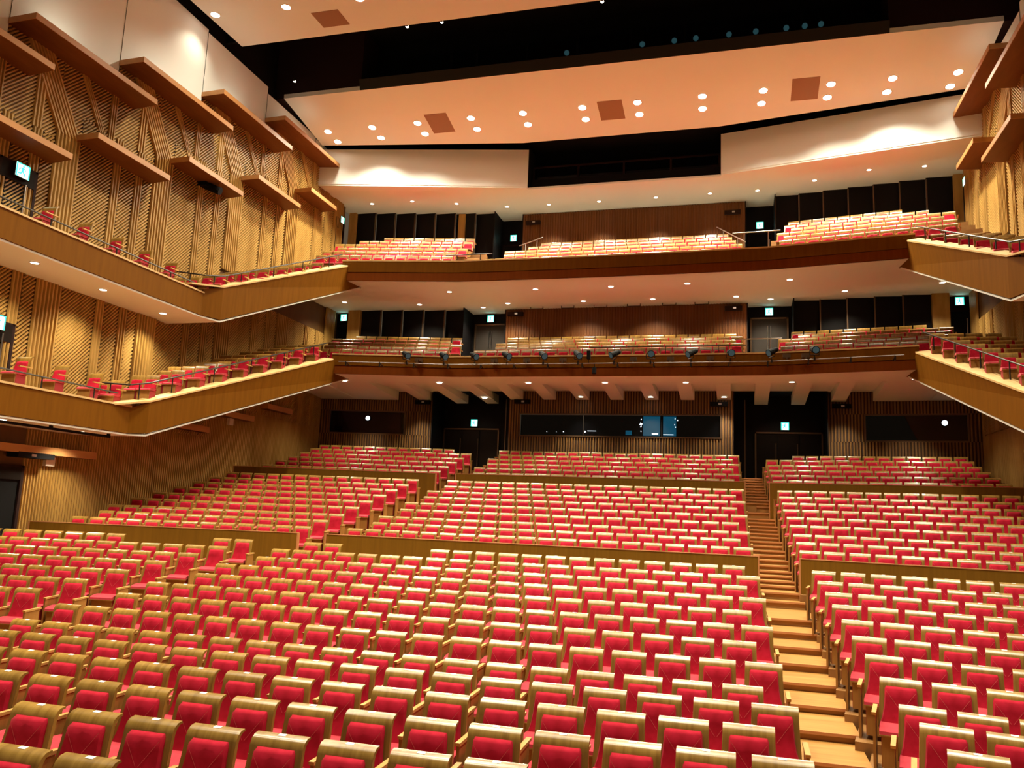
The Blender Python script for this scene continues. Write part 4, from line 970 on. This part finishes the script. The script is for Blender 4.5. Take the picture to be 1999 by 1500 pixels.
def joined(name, seats, parts, label, cat):
    mats = []; V = []; F = []; MI = []
    for pn in parts:
        m = SP[pn].materials[0].name
        if m not in mats: mats.append(m)
    data = []
    for pn in parts:
        me = SP[pn]; data.append(([v.co.copy() for v in me.vertices], [tuple(pg.vertices) for pg in me.polygons], mats.index(me.materials[0].name)))
    ext = []
    for q in seats:
        bl, ri_, i_, sd_, p_, fst = q['info']
        if fst or (i_ == 0 and 'wing' in bl and 'right' in bl): ext.append(q)
    arms = [d for d, pn in zip(data, parts) if pn in ('armrest', 'arm_panel')]
    for q, dd, off in [(q, data, 0) for q in seats] + [(q, arms, -.522) for q in ext]:
        c, s_ = math.cos(q['rz']), math.sin(q['rz'])
        for vs, fs, mi in dd:
            n = len(V)
            V += [(q['x'] + c * (v.x + off) - s_ * v.y, q['y'] + s_ * (v.x + off) + c * v.y, q['z'] + v.z) for v in vs]
            F += [tuple(k + n for k in f) for f in fs]; MI += [mi] * len(fs)
    me = bpy.data.meshes.new(name); me.from_pydata(V, [], F)
    for m in mats: me.materials.append(bpy.data.materials[m])
    me.polygons.foreach_set('material_index', MI); me.update(); me.shade_smooth(); me.set_sharp_from_angle(angle=math.radians(48))
    o = bpy.data.objects.new(name, me); COL.objects.link(o); tag(o, 'stuff', label, cat); return o
joined('auditorium_seats', stalls[300:], ['back_shell', 'back_cushion', 'seat_cushion', 'seat_base', 'front_panel', 'armrest', 'arm_panel'], 'the remaining far rows of red wooden-backed seats in the stalls', 'seats')
BAL = ['back_shell', 'back_pad', 'seat_cushion', 'front_panel', 'armrest']
for q in balc[:300]:
    blk, ri, i, side, p, first = q['info']
    lab = f'small pale-topped seat, {blk}, {ORD[ri + 1]} row from front, {ORD[i + 1]} from {"right end" if side == "right" else "the aisle"}'
    place(q, BAL, 'balcony_seat', lab, 'seats on the balconies')
if balc[300:]: joined('balcony_seats', balc[300:], BAL, 'the remaining farther pale-topped seats on the balconies', 'seats')
# chairs on the side galleries
for s in (-1, 1):
    sd = 'left' if s < 0 else 'right'
    if s < 0:
        for i, (y, z) in enumerate(((16.15, 7.33), (17.36, 7.30), (18.55, 7.30), (19.7, 7.26), (20.87, 7.23))):
            place(dict(x=-12.2, y=y, z=6.40, rz=.05), BAL + ['seat_base'], 'gallery_chair', f'red chair on level part of left upper gallery, {ORD[i + 1]} from the door', 'chairs on the left upper gallery')
        for i, y in enumerate((15.99, 17.18, 18.37)):
            place(dict(x=-12.2, y=y, z=2.45, rz=.05), BAL + ['seat_base'], 'gallery_chair', f'red chair on level part of left lower gallery, {ORD[i + 1]} from the door', 'chairs on the left lower gallery')
    for lv, n, y0, dy, z0, dz, yj, zt in (('upper', 7, 21.65, .92, 7.06, .355, 22.1, (10.11, 28.26)), ('lower', 10, 18.94, .93, 3.25, .31, 19.3, (10.13, 27.7))):
        for j in range(n):
            y = y0 + dy * j; fx = min(11.2, 11.2 - (y - yj) * (11.2 - zt[0]) / (zt[1] - yj)); k = 0
            x = (fx if j else 11.5) + .48
            while x < 12.75 and k < (2 if j < 3 else 3 if j < 6 else 4):
                if not hidden(s * x, y, z0 + dz * j):
                    place(dict(x=s * x, y=y + .04 * k, z=z0 + dz * j - .9, rz=-s * .12), BAL + ['seat_base'], 'gallery_chair', f'red chair on sloping {sd} {lv} gallery, {ORD[j + 1]} row from stage, {ORD[k + 1]} from rail', f'chairs on the {sd} {lv} gallery')
                x += .53; k += 1
# aisle end panels for the joined rows are part of the rows themselves
# ------------------------------------------------------------------ lift everything so the lowest stalls floor is at z = 0
for o in list(COL.objects):
    if o.parent is None and o is not cam: o.location.z += EYE
